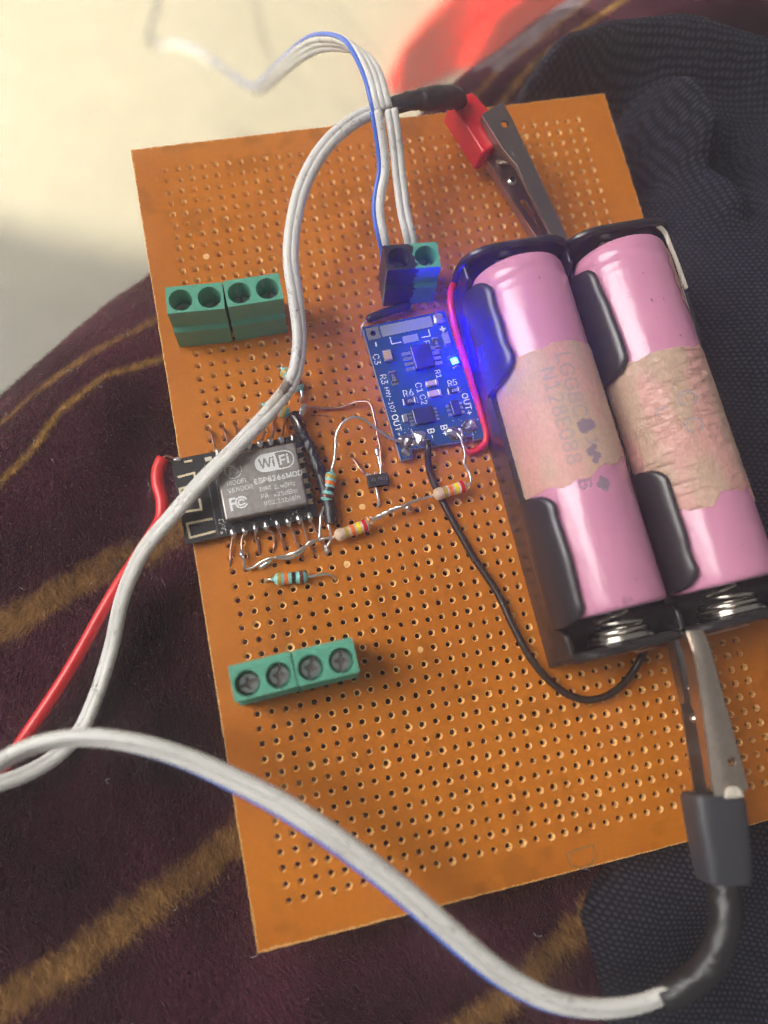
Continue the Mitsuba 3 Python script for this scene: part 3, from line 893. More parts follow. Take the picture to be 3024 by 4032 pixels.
for (x, y, w, h, m_) in [(-5.3, 6.7, 1.3, 0.8, 'mat_pale'), (-5.35, 5.6, 0.7, 0.5, 'mat_tin'), (-5.4, 3.9, 1.0, 0.6, 'mat_chip'), (-8.9, 7.0, 1.5, 0.4, 'mat_trace')]:
    wput('component', xf(rbox(w, h, 0.45, 0.06), (x, y, 0)), 2.2, m_)
ZS = 4.905
letters = [('MODEL', -40.61, 1.10, 0.80, False), ('VENDOR', -40.30, -0.24, 0.80, False), ('ESP8266MOD', -33.30, 0.63, 0.95, True), ('ISM', -36.02, -0.98, 0.80, False), ('2.4GHz', -32.45, -1.02, 0.80, False),
           ('PA', -36.26, -2.38, 0.80, False), ('+25dBm', -32.60, -2.42, 0.80, False), ('802.11b/g/n', -33.40, -3.79, 0.80, False)]
for s_t, x, y, h, bld in letters:
    text(ws, 'lettering', s_t, h, (x, y, ZS), WA, 'mat_etch', bld)
# badge: a pill whose left half is filled, lettered in two tones
pill = LineString([(-1.85, 0), (1.85, 0)]).buffer(1.72)
ringp = pill.difference(pill.buffer(-0.20))
yin = unary_union([box(-5, -3, -0.1, 3), Point(-0.1, 0.0).buffer(0.5)])
fill_ = pill.buffer(-0.0).intersection(unary_union([box(-5, -3, 0.15, 3), Polygon([(0.15, -3), (0.75, -3), (0.15, 3)])]))
bx_, by_ = -33.45, 3.72
put(ws, 'badge', xf(extrude(unary_union([ringp, fill_]), 0.02), (bx_, by_, ZS), WA), 'mat_etch', False)
text(ws, 'lettering', 'Wi', 1.75, (bx_ - 1.45, by_ - 0.03, ZS + 0.005), WA, 'mat_shield', True)
text(ws, 'lettering', 'Fi', 1.75, (bx_ + 1.75, by_ + 0.05, ZS), WA, 'mat_etch', True)
arcs = [Point(0, 0).buffer(1.55).difference(Point(0, 0).buffer(1.40)).intersection(box(-3, -3, 3, 0.6))]
for r_ in (0.45, 0.85, 1.25, 1.65):
    arcs.append(Point(-0.75, -0.75).buffer(r_ + 0.13).difference(Point(-0.75, -0.75).buffer(r_ - 0.10)).intersection(Polygon([(-0.75, -0.75), (3, -0.5), (3, 3), (-0.5, 3)])).intersection(Point(0, 0).buffer(1.4)))
arcs.append(Point(-0.7, -0.7).buffer(0.22))
put(ws, 'emblem', xf(extrude(unary_union(arcs), 0.02), (-41.0, 3.35, ZS), WA), 'mat_etch', False)
fcc = [box(-1.75, -1.25, -1.35, 1.15), box(-1.75, 0.75, -0.55, 1.15), box(-1.75, -0.15, -0.75, 0.22)]
for r_ in (1.0, 0.52):
    c_ = Point(0.35, 0).buffer(r_ + 0.14).difference(Point(0.35, 0).buffer(r_ - 0.16))
    fcc.append(c_.difference(Polygon([(0.35, 0), (3, 1.0), (3, -1.0)])))
put(ws, 'emblem', xf(extrude(unary_union(fcc), 0.02), (-40.85, -2.75, ZS), WA), 'mat_etch', False)
LB = [[(-43.18, -6.2, 2.4), (-43.07, -6.95, 1.8), (-43.48, -8.47, 1.24), (-44.1, -10.26, 0.73), (-44.52, -12.09, 0.3), (-44.68, -13.59, -0.8)],
      [(-40.93, -6.7, 2.4), (-41.05, -7.45, 1.75), (-41.64, -8.49, 1.27), (-42.0, -9.71, 1.2), (-42.14, -11.86, 1.3)],
      [(-38.82, -6.1, 2.4), (-39.03, -6.97, 1.65), (-39.24, -8.67, 0.97), (-39.12, -10.59, 0.4), (-39.02, -12.7, -0.8)],
      [(-37.2, -6.77, 2.4), (-37.25, -7.66, 1.89), (-36.42, -8.29, 1.42), (-35.92, -8.87, 0.97), (-36.03, -9.78, 0.58), (-36.45, -11.22, 0.23), (-36.88, -12.54, -0.8)],
      [(-34.99, -6.47, 2.4), (-34.91, -7.76, 1.65), (-34.82, -9.37, 0.97), (-34.6, -11.18, 0.4), (-34.35, -12.6, -0.8)],
      [(-33.05, -6.55, 2.4), (-33.03, -7.43, 1.8), (-32.63, -8.98, 1.24), (-32.16, -11.0, 0.73), (-31.76, -12.58, 0.3), (-31.69, -13.99, -0.8)],
      [(-31.07, -6.42, 2.4), (-30.75, -7.29, 1.8), (-30.48, -8.82, 1.24), (-30.18, -10.95, 0.73), (-29.53, -12.73, 0.3), (-29.05, -13.93, -0.8)],
      [(-29.15, -6.72, 2.4), (-29.04, -7.53, 1.62), (-28.66, -8.88, 1.1), (-28.3, -10.3, 0.8), (-27.6, -11.8, 0.5), (-27.2, -13.2, 0.2)]]
LT = [[(-43.34, 7.85, 2.4), (-43.78, 9.45, 1.6), (-44.03, 12.32, 0.8), (-44.58, 14.11, -0.8)], [(-41.05, 8.37, 2.4), (-41.28, 10.26, 1.6), (-41.61, 12.52, 0.8), (-41.96, 13.97, -0.8)],
      [(-39.51, 8.72, 2.4), (-39.44, 10.57, 1.6), (-39.36, 12.44, 0.8), (-39.54, 13.86, -0.8)], [(-37.62, 7.59, 2.4), (-37.17, 9.83, 1.6), (-36.82, 12.3, 0.8), (-36.7, 13.84, -0.8)],
      [(-35.04, 7.91, 2.4), (-34.69, 9.71, 1.6), (-34.32, 11.85, 0.8), (-34.11, 13.7, -0.8)], [(-33.25, 7.9, 2.4), (-32.77, 10.0, 1.6), (-32.38, 12.15, 0.8), (-31.7, 14.26, -0.8)],
      [(-31.33, 7.71, 2.4), (-31.02, 10.0, 1.6), (-30.31, 12.11, 0.8), (-29.39, 14.18, -0.8)], [(-29.5, 7.85, 2.4), (-28.81, 9.28, 1.6), (-28.35, 11.1, 0.8), (-28.21, 12.98, -0.8)]]
for i, p in enumerate(LB + LT):
    p = np.array(p)
    s = -1 if i < 8 else 1
    x0 = -3.55 + 2 * (i % 8) - 0.0
    q = WP(x0, s * 7.55, 2.3)
    p[0] = [q[0], q[1] + s * 0.3, 2.35]
    put(wm, 'copper_leg', wire(p, 0.27, 0.25, 10, 0.12), 'mat_copper', True)
    k = rng.uniform(0.8, 1.25)
    put(wm, 'solder_joint', blob([(q[0], q[1] - s * 0.25, 2.25), (q[0] + rng.normal(0, .08), q[1] + s * 0.35, 2.3), tuple(p[0] + [0, s * 0.55, -0.25])], [0.42 * k, 0.52 * k, 0.32], i), 'mat_solder', 50)
for i in range(46):       # flux and stray flecks of solder on the module's rim
    x = rng.choice([rng.uniform(-5.6, -4.4), rng.uniform(-5.6, 11)])
    y = rng.choice([-1, 1]) * rng.uniform(6.3, 7.6) if x > -4.4 else rng.uniform(-7.5, -4.6)
    q = WP(x, y, 2.22)
    if i == 0:
        flecks = []
    flecks.append(arr(m3.Manifold.sphere(rng.uniform(0.05, 0.16), 8).scale((1, 1, 0.6)).translate(tuple(q))))
put(wm, 'solder_flecks', join(*flecks), 'mat_solder', 50, kind='stuff')
put(wm, 'solder_joint', blob([(-51.0, 8.0, 2.3), (-50.3, 7.9, 2.4)], [0.5, 0.4], 77), 'mat_solder', 50)
put(wm, 'solder_joint', blob([(-42.10, -10.6, 1.2), (-42.20, -11.3, 1.3), (-42.2, -12.1, 1.3)], [0.34, 0.62, 0.3], 78), 'mat_solder', 50, 'lump of solder halfway down a leg')
put(wm, 'solder_joint', blob([(-39.3, -14.1, 0.3), (-38.5, -13.8, 0.6), (-37.4, -13.4, 1.0)], [0.5, 0.5, 0.3], 79), 'mat_solder', 50)
put(wm, 'solder_joint', blob([(-27.2, -12.6, 0.5), (-26.9, -13.4, 0.35), (-27.3, -13.9, 0.2)], [0.35, 0.45, 0.3], 80), 'mat_solder', 50)

slv = thing('insulating_sleeve', 'crinkled black tape sleeve running along the right edge of the radio module', 'sleeve')
sp = spline([(-28.39, 12.9, 2.9), (-28.08, 10.85, 2.9), (-27.5, 8.64, 2.9), (-26.85, 6.76, 2.7), (-26.3, 4.36, 2.5), (-25.8, 1.45, 2.3), (-25.5, -0.57, 2.1), (-25.25, -3.88, 1.9), (-25.2, -6.54, 1.8), (-25.35, -8.9, 1.7)], 0.2)
sv, sf = tube(sp, np.interp(np.linspace(0, 1, len(sp)), [0, 0.25, 0.5, 0.8, 1], [0.95, 1.0, 1.12, 1.22, 1.22]), 24)
cen = np.vstack([np.repeat(sp, 24, 0), sp[:1], sp[-1:]])
wr = meshkit.fbm(sv * [1.8, 0.9, 1.8], 3, 61) - 0.5
fade = np.interp(cen[:, 1], [-9, -1, 2, 13], [0.15, 0.3, 1.0, 1.0])
sv = cen + (sv - cen) * (1 + (wr * 0.75 * fade)[:, None])
put(slv, 'tube', (sv, sf), 'mat_black_tape', 40)
put(slv, 'wire', wire([(-26.0, -8.6, 1.6), (-25.96, -9.62, 1.6), (-25.93, -10.6, 1.4), (-26.04, -11.53, 1.1), (-26.62, -12.37, 0.8), (-27.15, -12.92, 0.5), (-27.45, -13.38, 0.2)], 0.24, 0.2), 'mat_tin', True)

# ------------------------------------------------------------------ little transistor and the copper jumper
tr = thing('transistor', 'tiny black transistor with three legs in the middle of the board', 'transistor')
tb = xf(rbox(3.95, 2.3, 1.35, 0.14), (-15.28, -2.32, 0.45), -0.8)
put(tr, 'body', tb, 'mat_chip', 30)
text(tr, 'lettering', 'A1 7002', 0.55, (-15.1, -2.2, 1.80), -2, 'mat_steel')
put(tr, 'leg', wire([(-16.6, -1.0, 0.9), (-17.2, -0.60, 1.0), (-18.04, 0.44, 1.0), (-18.6, 1.98, 0.8), (-18.98, 3.06, 0.4), (-19.10, 3.6, -0.6)], 0.27, 0.2, 10, 0.1), 'mat_copper', True)
put(tr, 'leg', wire([(-14.4, -1.14, 0.9), (-14.27, -0.47, 1.1), (-14.25, 0.78, 1.2), (-14.28, 2.06, 1.2), (-14.23, 3.16, 1.2)], 0.30, 0.2, 10, 0.2), 'mat_solder', True)
put(tr, 'leg', wire([(-15.92, -3.37, 0.8), (-15.86, -4.31, 0.95), (-15.87, -5.39, 0.9), (-15.87, -6.32, 0.7), (-16.19, -6.95, 0.2), (-16.4, -7.1, -0.6)], 0.29, 0.2, 10, 0.1), 'mat_tin', True)
put(tr, 'tab', xf(rbox(0.5, 1.0, 0.2, 0.05), (-15.41, -0.95, 0.75)), 'mat_tin', 30)
put(tr, 'solder_joint', blob([(-16.95, -0.8, 0.9), (-16.5, -1.15, 0.8)], [0.5, 0.4], 5), 'mat_solder', 50)
put(tr, 'solder_joint', blob([(-14.25, 2.6, 1.2), (-14.2, 3.4, 1.2)], [0.5, 0.62], 6), 'mat_solder', 50)
put(tr, 'solder_joint', blob([(-14.4, -0.95, 0.8), (-13.9, -1.1, 0.7)], [0.4, 0.3], 7), 'mat_solder', 50)
cj = thing('copper_jumper', 'bent bare copper wire arching from a solder lump to the transistor', 'wire')
put(cj, 'wire', wire([(-26.1, 14.14, 1.6), (-24.89, 14.08, 1.2), (-22.84, 13.7, 0.8), (-20.93, 13.46, 0.7), (-19.0, 13.3, 0.8), (-17.19, 13.49, 1.2), (-15.6, 13.52, 1.6), (-14.45, 13.12, 2.0), (-13.72, 12.38, 2.2), (-13.55, 11.04, 2.2), (-13.54, 8.87, 2.0), (-13.57, 6.04, 1.6), (-13.60, 3.89, 1.4), (-13.8, 2.29, 1.3), (-14.0, 0.5, 1.2)], 0.27, 0.25, 10, 0.12), 'mat_copper', True)
put(cj, 'solder_joint', blob([(-26.1, 14.45, 1.5), (-26.6, 13.7, 1.5), (-27.1, 12.9, 1.3)], [0.62, 0.75, 0.5], 8), 'mat_solder', 50)
put(cj, 'residue', extrude(unary_union([Point(-25.0 + 0.4 * i, 13.0 - 0.1 * i).buffer(0.12 + 0.08 * math.sin(i * 2.1)) for i in range(9)]), 0.02, 0.003), 'mat_burn', False)

# ------------------------------------------------------------------ blue charger module
cm = thing('charger_module', 'small blue charger module with a glowing blue lamp, soldered at its lower edge', 'circuit module')
CA = 3.0
ca = math.radians(CA)
PC = [(-12.05, 28.4), (4.68, 29.2), (6.45, 2.2), (4.35, 2.0), (4.45, 3.1), (3.0, 3.15), (2.85, 2.15), (-7.85, 2.45), (-8.1, 0.75), (-10.25, 0.6)]
ZP = 1.9
zb = 0.55
pc_poly = Polygon(PC).difference(Point(-10.3, 26.8).buffer(0.5))
cb = put(cm, 'circuit_board', extrude(pc_poly, ZP - zb, zb), 'mat_pcb_blue', False)
put(cm, 'edge', extrude(Polygon(PC).buffer(0.05).difference(Polygon(PC).buffer(-0.02)), ZP - zb - 0.12, zb), 'mat_strip', False, 'pale fibreglass edge of the blue module')


def cput(name, mesh, pos, mat, deg=CA, smooth=30, **kw):
    return put(cm, name, xf(mesh, pos, deg), mat, smooth, **kw)


def ctext(s, h, x, y, deg=0.0, bold=False):
    text(cm, 'lettering', s, h, (x, y, ZP + 0.005), CA + deg, 'mat_silk', bold)


cput('solder_pad', extrude(box(-1.25, -1.25, 1.25, 1.25).difference(Point(0, 0).buffer(0.55)), 0.12), (-10.25, 26.75, ZP), 'mat_solder')
cput('solder_pad', blob([(-.7, -.6, .1), (.6, .6, .15), (-.5, .7, .1), (.7, -.6, .1)], [0.45] * 4, 12, 0.25), (3.1, 27.6, ZP), 'mat_solder')
cput('solder_strip', xf(extrude(box(-5.2, -1.15, 5.2, 1.15), 0.05), (0, 0, 0)), (-3.45, 27.15, ZP), 'mat_strip')
cput('solder_strip', extrude(box(-1.55, -0.75, 1.55, 0.75), 0.06), (-3.25, 24.45, ZP), 'mat_strip')
ctext('C3', 1.25, -10.65, 21.3, -90)
ctext('R3', 1.30, -10.15, 17.0, -90)
ctext('HW-107', 0.92, -9.85, 12.7, -90)
ctext('OUT-', 1.2, -9.55, 7.5, -90, True)
ctext('R6', 1.30, -6.10, 13.5)
ctext('C1', 1.20, -3.80, 14.2, -90)
ctext('C2', 1.20, -3.50, 11.7, -90)
ctext('R5', 1.20, 2.80, 14.05)
ctext('OUT+', 1.2, 4.70, 9.3, -90, True)
ctext('B+', 1.30, -0.80, 4.9, -90, True)
ctext('B-', 1.30, -3.40, 4.7, -90, True)
ctext('R2', 1.15, -0.20, 22.6, -90)
ctext('R1', 1.10, 0.50, 16.3, -90)
ctext('-', 1.8, -10.15, 24.4, -90, True)
ctext('+', 1.8, 3.45, 25.4, 0, True)
cput('silk_bracket', extrude(LineString([(0, 1.55), (0, 0), (1.9, 0)]).buffer(0.11, cap_style=2), 0.02), (-7.1, 23.95, ZP), 'mat_silk')
cput('silk_bracket', extrude(LineString([(-1.7, 0), (0, 0), (0, 1.4)]).buffer(0.11, cap_style=2), 0.02), (0.72, 24.4, ZP), 'mat_silk')


def chip(x, y, w, h, z, n_l, n_r, pw, pl):
    c = cput('chip', rbox(w, h, z, 0.08), (x, y, ZP + 0.05), 'mat_chip')
    cos, sin = math.cos(ca), math.sin(ca)
    for side, n in ((-1, n_l), (1, n_r)):
        for i in range(n):
            yy_ = (i - (n - 1) / 2) * h * 0.92 / n
            px, py = side * (w / 2 + pl / 2 - 0.05), yy_
            put(c, 'pin', xf(hull_of([(-pl / 2, -pw / 2, 0.05), (pl / 2, -pw / 2, 0.05), (-pl / 2, pw / 2, 0.3), (pl / 2, pw / 2, 0.12)], 0.10, 8), (x + px * cos - py * sin, y + px * sin + py * cos, ZP), CA), 'mat_solder', 40)
    cput('chip_edge', extrude(box(-0.04, -h / 2 + 0.1, 0.04, h / 2 - 0.1), 0.02), (x - w / 2 * cos + 0.12, y - w / 2 * sin, ZP + 0.05 + z), 'mat_silk')
    return c


chip(-1.95, 19.95, 3.9, 4.7, 1.35, 4, 4, 0.42, 1.7)
chip(-4.25, 8.25, 4.1, 3.1, 0.95, 4, 4, 0.26, 0.8)
chip(2.05, 8.65, 1.7, 2.9, 1.05, 3, 3, 0.36, 0.75)


def smd(name, x, y, w, h, z, deg, body, code=None):
    t = cput(name, rbox(w, h, z, 0.07), (x, y, ZP + 0.04), body, CA + deg)
    a = math.radians(CA + deg)
    for s in (-1, 1):
        q = np.array([x + s * (w / 2 - 0.05) * math.cos(a), y + s * (w / 2 - 0.05) * math.sin(a)])
        put(t, 'end_cap', xf(hull_of([(-0.28, -h / 2 + 0.05, 0.05), (0.32, -h / 2 + 0.05, 0.02), (-0.28, h / 2 - 0.05, z), (-0.28, -h / 2 + 0.05, z), (0.32, h / 2 - 0.05, 0.02)], 0.09, 8), (q[0], q[1], ZP), CA + deg), 'mat_solder', 40)
    if code:
        text(t, 'lettering', code, 0.52, (x, y, ZP + 0.045 + z), CA + deg, 'mat_silk')


smd('capacitor', -8.5, 21.5, 2.0, 1.5, 1.0, 90, 'mat_cap')
smd('chip_resistor', -8.3, 16.9, 2.1, 1.25, 0.5, -90, 'mat_chip', '122')
smd('chip_resistor', -6.1, 11.7, 2.3, 1.2, 0.5, 0, 'mat_chip', '102')
smd('capacitor', -1.2, 14.45, 2.0, 1.0, 0.75, 0, 'mat_cap')
smd('capacitor', -1.2, 12.3, 2.2, 1.2, 0.85, 0, 'mat_cap')
smd('chip_resistor', 2.8, 12.35, 2.2, 1.1, 0.5, 0, 'mat_chip', '101')
smd('chip_resistor', 1.5, 22.4, 2.1, 1.1, 0.5, -90, 'mat_chip', '121')
smd('capacitor', 3.6, 22.9, 2.1, 1.2, 0.8, -90, 'mat_strip')
cput('capacitor', rbox(1.0, 1.5, 0.8, 0.08), (-7.9, 8.4, ZP), 'mat_tin')

# the lamp that is lit
lx, ly = 4.05, 18.15
housing = rbox(2.1, 1.95, 0.95, 0.08) - mbox(-0.74, -0.74, 0.35, 0.74, 0.74, 2)
led = cput('lamp', housing, (lx, ly, ZP), 'mat_lamp', 100)
put(led, 'lamp_die', xf(mbox(-0.70, -0.70, 0.36, 0.70, 0.70, 0.46), (lx, ly, ZP), 100), None, False)
k_die = [k for k in scene if k.endswith('lamp_die')][0]
scene[k_die].pop('bsdf', None)
scene[k_die]['bsdf'] = {'type': 'diffuse', 'reflectance': {'type': 'rgb', 'value': [0.5, 0.5, 0.5]}}
scene[k_die]['emitter'] = {'type': 'area', 'radiance': {'type': 'rgb', 'value': [0.40 * DIM, 4.0 * DIM, 9000.0 * DIM]}}
for s in (-1, 1):
    put(led, 'end_cap', blob([(lx - 0.19 * s - 0.5, ly + s * 1.12 - 0.08, ZP + 0.25), (lx - 0.19 * s + 0.5, ly + s * 1.12 + 0.08, ZP + 0.25), (lx - 0.17 * s, ly + s * 1.02, ZP + 0.5)], [0.3, 0.3, 0.25], 55 + s), 'mat_solder', 40)

for i, (pts, rr) in enumerate([
        ([(-9.3, 4.4, 2.0), (-8.2, 4.2, 2.1), (-8.8, 3.4, 2.0)], [0.75, 0.8, 0.6]), ([(-6.6, 5.2, 2.0), (-5.6, 4.2, 2.2), (-6.3, 3.2, 2.0), (-5.0, 4.9, 2.3)], [0.5, 0.65, 0.5, 0.35]),
        ([(0.2, 4.2, 2.2), (1.2, 3.7, 2.2), (0.9, 4.6, 2.2)], [0.95, 0.85, 0.5]), ([(4.5, 5.6, 2.1), (4.0, 4.6, 2.1), (5.1, 4.4, 2.0)], [0.55, 0.6, 0.5]),
        ([(-9.4, 2.2, 1.9), (-8.7, 1.4, 1.9)], [0.5, 0.35]), ([(2.2, 2.9, 2.1), (2.0, 4.4, 2.1)], [0.45, 0.4]), ([(-7.4, 3.1, 1.9), (-7.0, 3.7, 1.9)], [0.4, 0.35])]):
    put(cm, 'solder_joint', blob(pts, rr, 30 + i, 0.2), 'mat_solder' if i != 0 else 'mat_steel', 50)
fl_ = []
for i in range(60):
    x, y = rng.choice([rng.uniform(-9.8, -5), rng.uniform(0, 6)]), rng.uniform(2.6, 6.5)
    fl_.append(arr(m3.Manifold.sphere(rng.uniform(0.06, 0.2), 8).scale((1, 1, 0.7)).translate((x, y, ZP + 0.03))))
put(cm, 'solder_flecks', join(*fl_), 'mat_solder', 50, kind='stuff')
fx = [Point(-8.6, 4.0).buffer(1.5), Point(-6.1, 4.3).buffer(1.5), Point(3.8, 4.8).buffer(1.4), Point(1.0, 3.9).buffer(1.5), Point(-9, 2.0).buffer(0.9)]
put(cm, 'flux', extrude(unary_union(fx).intersection(Polygon(PC).buffer(-0.1)), 0.015, ZP + 0.002), 'mat_burn', False)
jm = thing('black_lead', 'short black sleeved lead between the inked terminal block and the blue module', 'wire')
put(jm, 'sleeve', tube(spline([(-10.2, 29.95, 1.9), (-8, 30.45, 2.0), (-5, 31.0, 2.0), (-2.5, 31.4, 1.9)], 0.3), 0.85, 16, True, True), 'mat_black_tape', True)
put(jm, 'wire', wire([(-9.9, 29.9, 1.9), (-11.0, 29.6, 1.9), (-11.9, 28.9, 1.7), (-12.3, 28.0, 1.2), (-12.35, 27.4, 0.4)], 0.2, 0.2), 'mat_tin', True)

# ------------------------------------------------------------------ wires of the battery holder
bw = thing('black_wire', 'thin black insulated wire looping from the blue module to the battery holder', 'wire')
put(bw, 'insulation', tube(spline([(-4.79, 3.0, 2.6), (-4.93, 2.0, 2.9), (-5.15, 0.8, 2.5), (-5.27, -0.57, 1.7), (-5.27, -2.45, 1.1), (-4.95, -4.7, 0.85), (-4.4, -6.94, 0.75), (-3.83, -9.64, 0.75), (-2.93, -12.95, 0.75), (-1.87, -16.49, 0.75), (-0.7, -20.2, 0.8), (1.89, -27.23, 1.2), (3.19, -33.77, 1.6), (4.96, -40.27, 2.0), (7.29, -44.6, 2.2), (10.03, -47.49, 2.2), (13.15, -48.97, 2.2), (16.68, -48.99, 2.2), (20.21, -47.47, 2.5), (22.77, -45.34, 3.0), (24.0, -43.9, 3.6), (24.6, -42.9, 4.2), (24.7, -41.5, 4.6)], 0.4), 0.66, 14), 'mat_black_insulation', True)
put(bw, 'bare_end', blob([(-4.7, 3.2, 2.5), (-5.0, 2.0, 2.9), (-5.1, 1.2, 2.8)], [0.5, 0.55, 0.4], 17), 'mat_solder', 50)
rw = thing('thin_red_wire', 'thin red wire between the blue module and the battery holder', 'wire')
put(rw, None, tube(spline([(8.3, 33.9, 5.0), (7.6, 33.0, 6.4), (6.35, 31.8, 7.4), (5.2, 30.04, 8.0), (4.45, 27.62, 8.3), (4.35, 24.54, 7.8), (4.6, 20.98, 6.8), (5.25, 17.0, 5.6), (5.8, 13.0, 4.4), (6.3, 9.85, 3.3), (6.72, 6.12, 2.6), (6.95, 3.15, 2.0), (6.45, 1.29, 1.6), (5.34, 0.42, 1.4), (4.1, 0.02, 1.2), (2.57, 0.04, 1.1)], 0.4), 0.64, 14), 'mat_red_insulation', True)

# ------------------------------------------------------------------ battery holder and its two cells
HA = 1.3
HO = np.array([8.25, -42.2, 0.0])
hd = thing('battery_holder', 'black plastic holder carrying two pink cells on the right of the board', 'battery holder')
HW, HL = 41.0, 75.2
R_IN, R_OUT, ZA = 9.7, 10.8, 10.9
CX = (10.25, 30.75)


def hput(name, mesh, mat, smooth=30, **kw):
    return put(hd, name, xf(mesh, HO, HA), mat, smooth, **kw)


def end_wall(cx, v0, v1, top):
    w = 20.3
    sq = Polygon([(cx - w / 2, 0.02), (cx + w / 2, 0.02), (cx + w / 2, 10), (cx - w / 2, 10)])
    cap_ = box(cx - w / 2 + 5.5, 0.02, cx + w / 2 - 5.5, top).union(box(cx - w / 2, 0.02, cx + w / 2, top - 5.5)).union(Point(cx - w / 2 + 5.5, top - 5.5).buffer(5.5)).union(Point(cx + w / 2 - 5.5, top - 5.5).buffer(5.5))
    v, f = extrude(cap_.union(sq).simplify(0.02), v1 - v0)
    return np.c_[v[:, 0], v1 - v[:, 2], v[:, 1]], f


def end_rim(cx, v, top, out_):
    """rounded lip along the top of an end wall"""
    w, r = 20.3, 5.5
    p = [(cx - w / 2, v, 7.0), (cx - w / 2, v, top - r)]
    for a in range(0, 91, 15):
        p.append((cx - w / 2 + r - r * math.cos(math.radians(a)), v, top - r + r * math.sin(math.radians(a))))
    for a in range(90, -1, -15):
        p.append((cx + w / 2 - r + r * math.cos(math.radians(a)), v, top - r + r * math.sin(math.radians(a))))
    p.append((cx + w / 2, v, 7.0))
    return tube(np.array(p), 0.85, 10, True)


base_ = [arr(mbox(0, 0, 0.03, HW, HL, 1.5))]
for cx in CX:
    base_ += [end_wall(cx, 0.2, 1.6, 16.2), end_wall(cx, HL - 1.6, HL - 0.2, 17.3), end_rim(cx, 0.9, 16.2, -1), end_rim(cx, HL - 0.9, 17.3, 1)]
for u0, top in ((0.0, 9.6), (19.9, 10.4), (HW - 1.3, 11.6)):
    base_.append(arr(mbox(u0, 0.3, 1.4, u0 + 1.3, HL - 0.3, top)))
    if u0 < HW - 2:
        base_.append(arr(hull_of([(u0 + 0.65, 1, 9), (u0 + 0.65, 6.2, 9), (u0 + 0.65, 1, 12.4), (u0 + 0.65, 4.6, 12.4)], 0.62, 10)))
        base_.append(arr(hull_of([(u0 + 0.65, HL - 1, 9), (u0 + 0.65, HL - 6.2, 9), (u0 + 0.65, HL - 1, 13.4), (u0 + 0.65, HL - 4.0, 13.4)], 0.62, 10)))
base_.append(arr(hull_of([(HW - 0.65, 1, 9), (HW - 0.65, 6.2, 9), (HW - 0.65, 1, 13)], 0.62, 10)))
base_.append(arr(hull_of([(HW - 0.65, HL - 1, 9), (HW - 0.65, HL - 30, 11), (HW - 0.65, HL - 1, 14), (HW - 0.65, HL - 22, 13)], 0.62, 10)))
hput('tray', join(*base_), 'mat_black_plastic', 30)


def lip(cx, v0, v1, ragged, seed):
    """a curved finger that wraps over the left of a cell"""
    nv, na = 44, 14
    V_ = []
    for i in range(nv):
        t = i / (nv - 1)
        v = v0 + (v1 - v0) * t
        e = min(t, 1 - t) * (v1 - v0)
        rnd = math.sqrt(max(0.0, 1 - max(0.0, 1 - e / 3.2) ** 2))
        rag = ragged * (meshkit.noise(np.array([[v * (0.17 if ragged > 10 else 0.3), seed, 0.3]]))[0] - 0.3)
        a1 = 188 - (188 - 135 - rag) * (0.52 + 0.48 * rnd)
        for side, r_ in ((0, R_IN), (1, R_OUT)):
            for j in range(na):
                a = math.radians(193 + (a1 - 193) * j / (na - 1))
                rr_ = r_ if j < na - 1 else (r_ + (0.35 if side == 0 else -0.35))
                V_.append((cx + rr_ * math.cos(a), v, ZA + rr_ * math.sin(a)))
    V_ = np.array(V_)
    F_ = []
    row = 2 * na
    loop = list(range(na)) + list(range(2 * na - 1, na - 1, -1))
    for i in range(nv - 1):
        for k in range(len(loop)):
            a, b = i * row + loop[k], i * row + loop[(k + 1) % len(loop)]
            F_ += [(a, b, b + row), (a, b + row, a + row)]
    for i in (0, nv - 1):
        for k in range(1, len(loop) - 1):
            F_.append((i * row + loop[0], i * row + loop[k], i * row + loop[k + 1]))
    return V_, np.array(F_)


for n_, (cx, v0, v1, rag) in enumerate([(CX[0], 49.6, 69.0, 7), (CX[0], 6.2, 28.6, 3), (CX[1], 46.6, 68.0, 16), (CX[1], 7.6, 29.0, 3)]):
    hput('retaining_lip', lip(cx, v0, v1, rag, n_ * 3.7), 'mat_lip', 45)
for cx in CX:
    n_t = 4.0
    th = np.linspace(0, 2 * np.pi * n_t, 200)
    rr_ = np.interp(th, [0, 2 * np.pi * 3, th[-1]], [5.4, 4.6, 2.6])
    yy_ = np.interp(th, [0, 2 * np.pi, 2 * np.pi * 3, th[-1]], [2.1, 2.35, 4.2, 6.7])
    hput('spring', tube(np.c_[cx + rr_ * np.cos(th), yy_, ZA - 0.4 + rr_ * np.sin(th)], 0.30, 8, True), 'mat_spring', True)
    hput('contact_plate', xf(rbox(8.5, 0.4, 8.5, 0.15), (cx, 1.9, ZA - 4.6)), 'mat_spring', 30)
    hput('contact_plate', xf(rbox(8.0, 0.4, 8.0, 0.15), (cx, HL - 2.0, ZA - 4.3)), 'mat_spring', 30)
hput('contact_link', tube(spline([(13.5, -0.5, 7.0), (20, -0.6, 7.8), (26, -0.5, 8.6), (33, -0.3, 11.0)], 0.5), 0.35, 8), 'mat_copper', True)
hput('glue_strip', tube(spline([(37.6, HL - 1.4, 16.6), (39.2, HL - 2.6, 15.6), (39.6, HL - 5, 15.2), (39.9, HL - 9, 15.0), (40.2, HL - 14, 14.6)], 0.4), np.interp(np.linspace(0, 1, 60), [0, .2, 1], [0.5, 0.45, 0.3])[:len(spline([(37.6, HL - 1.4, 16.6), (39.2, HL - 2.6, 15.6), (39.6, HL - 5, 15.2), (39.9, HL - 9, 15.0), (40.2, HL - 14, 14.6)], 0.4))] if False else 0.42, 8), 'mat_pale', 40, label='pale glue along the right corner of the holder')

RB = 9.15


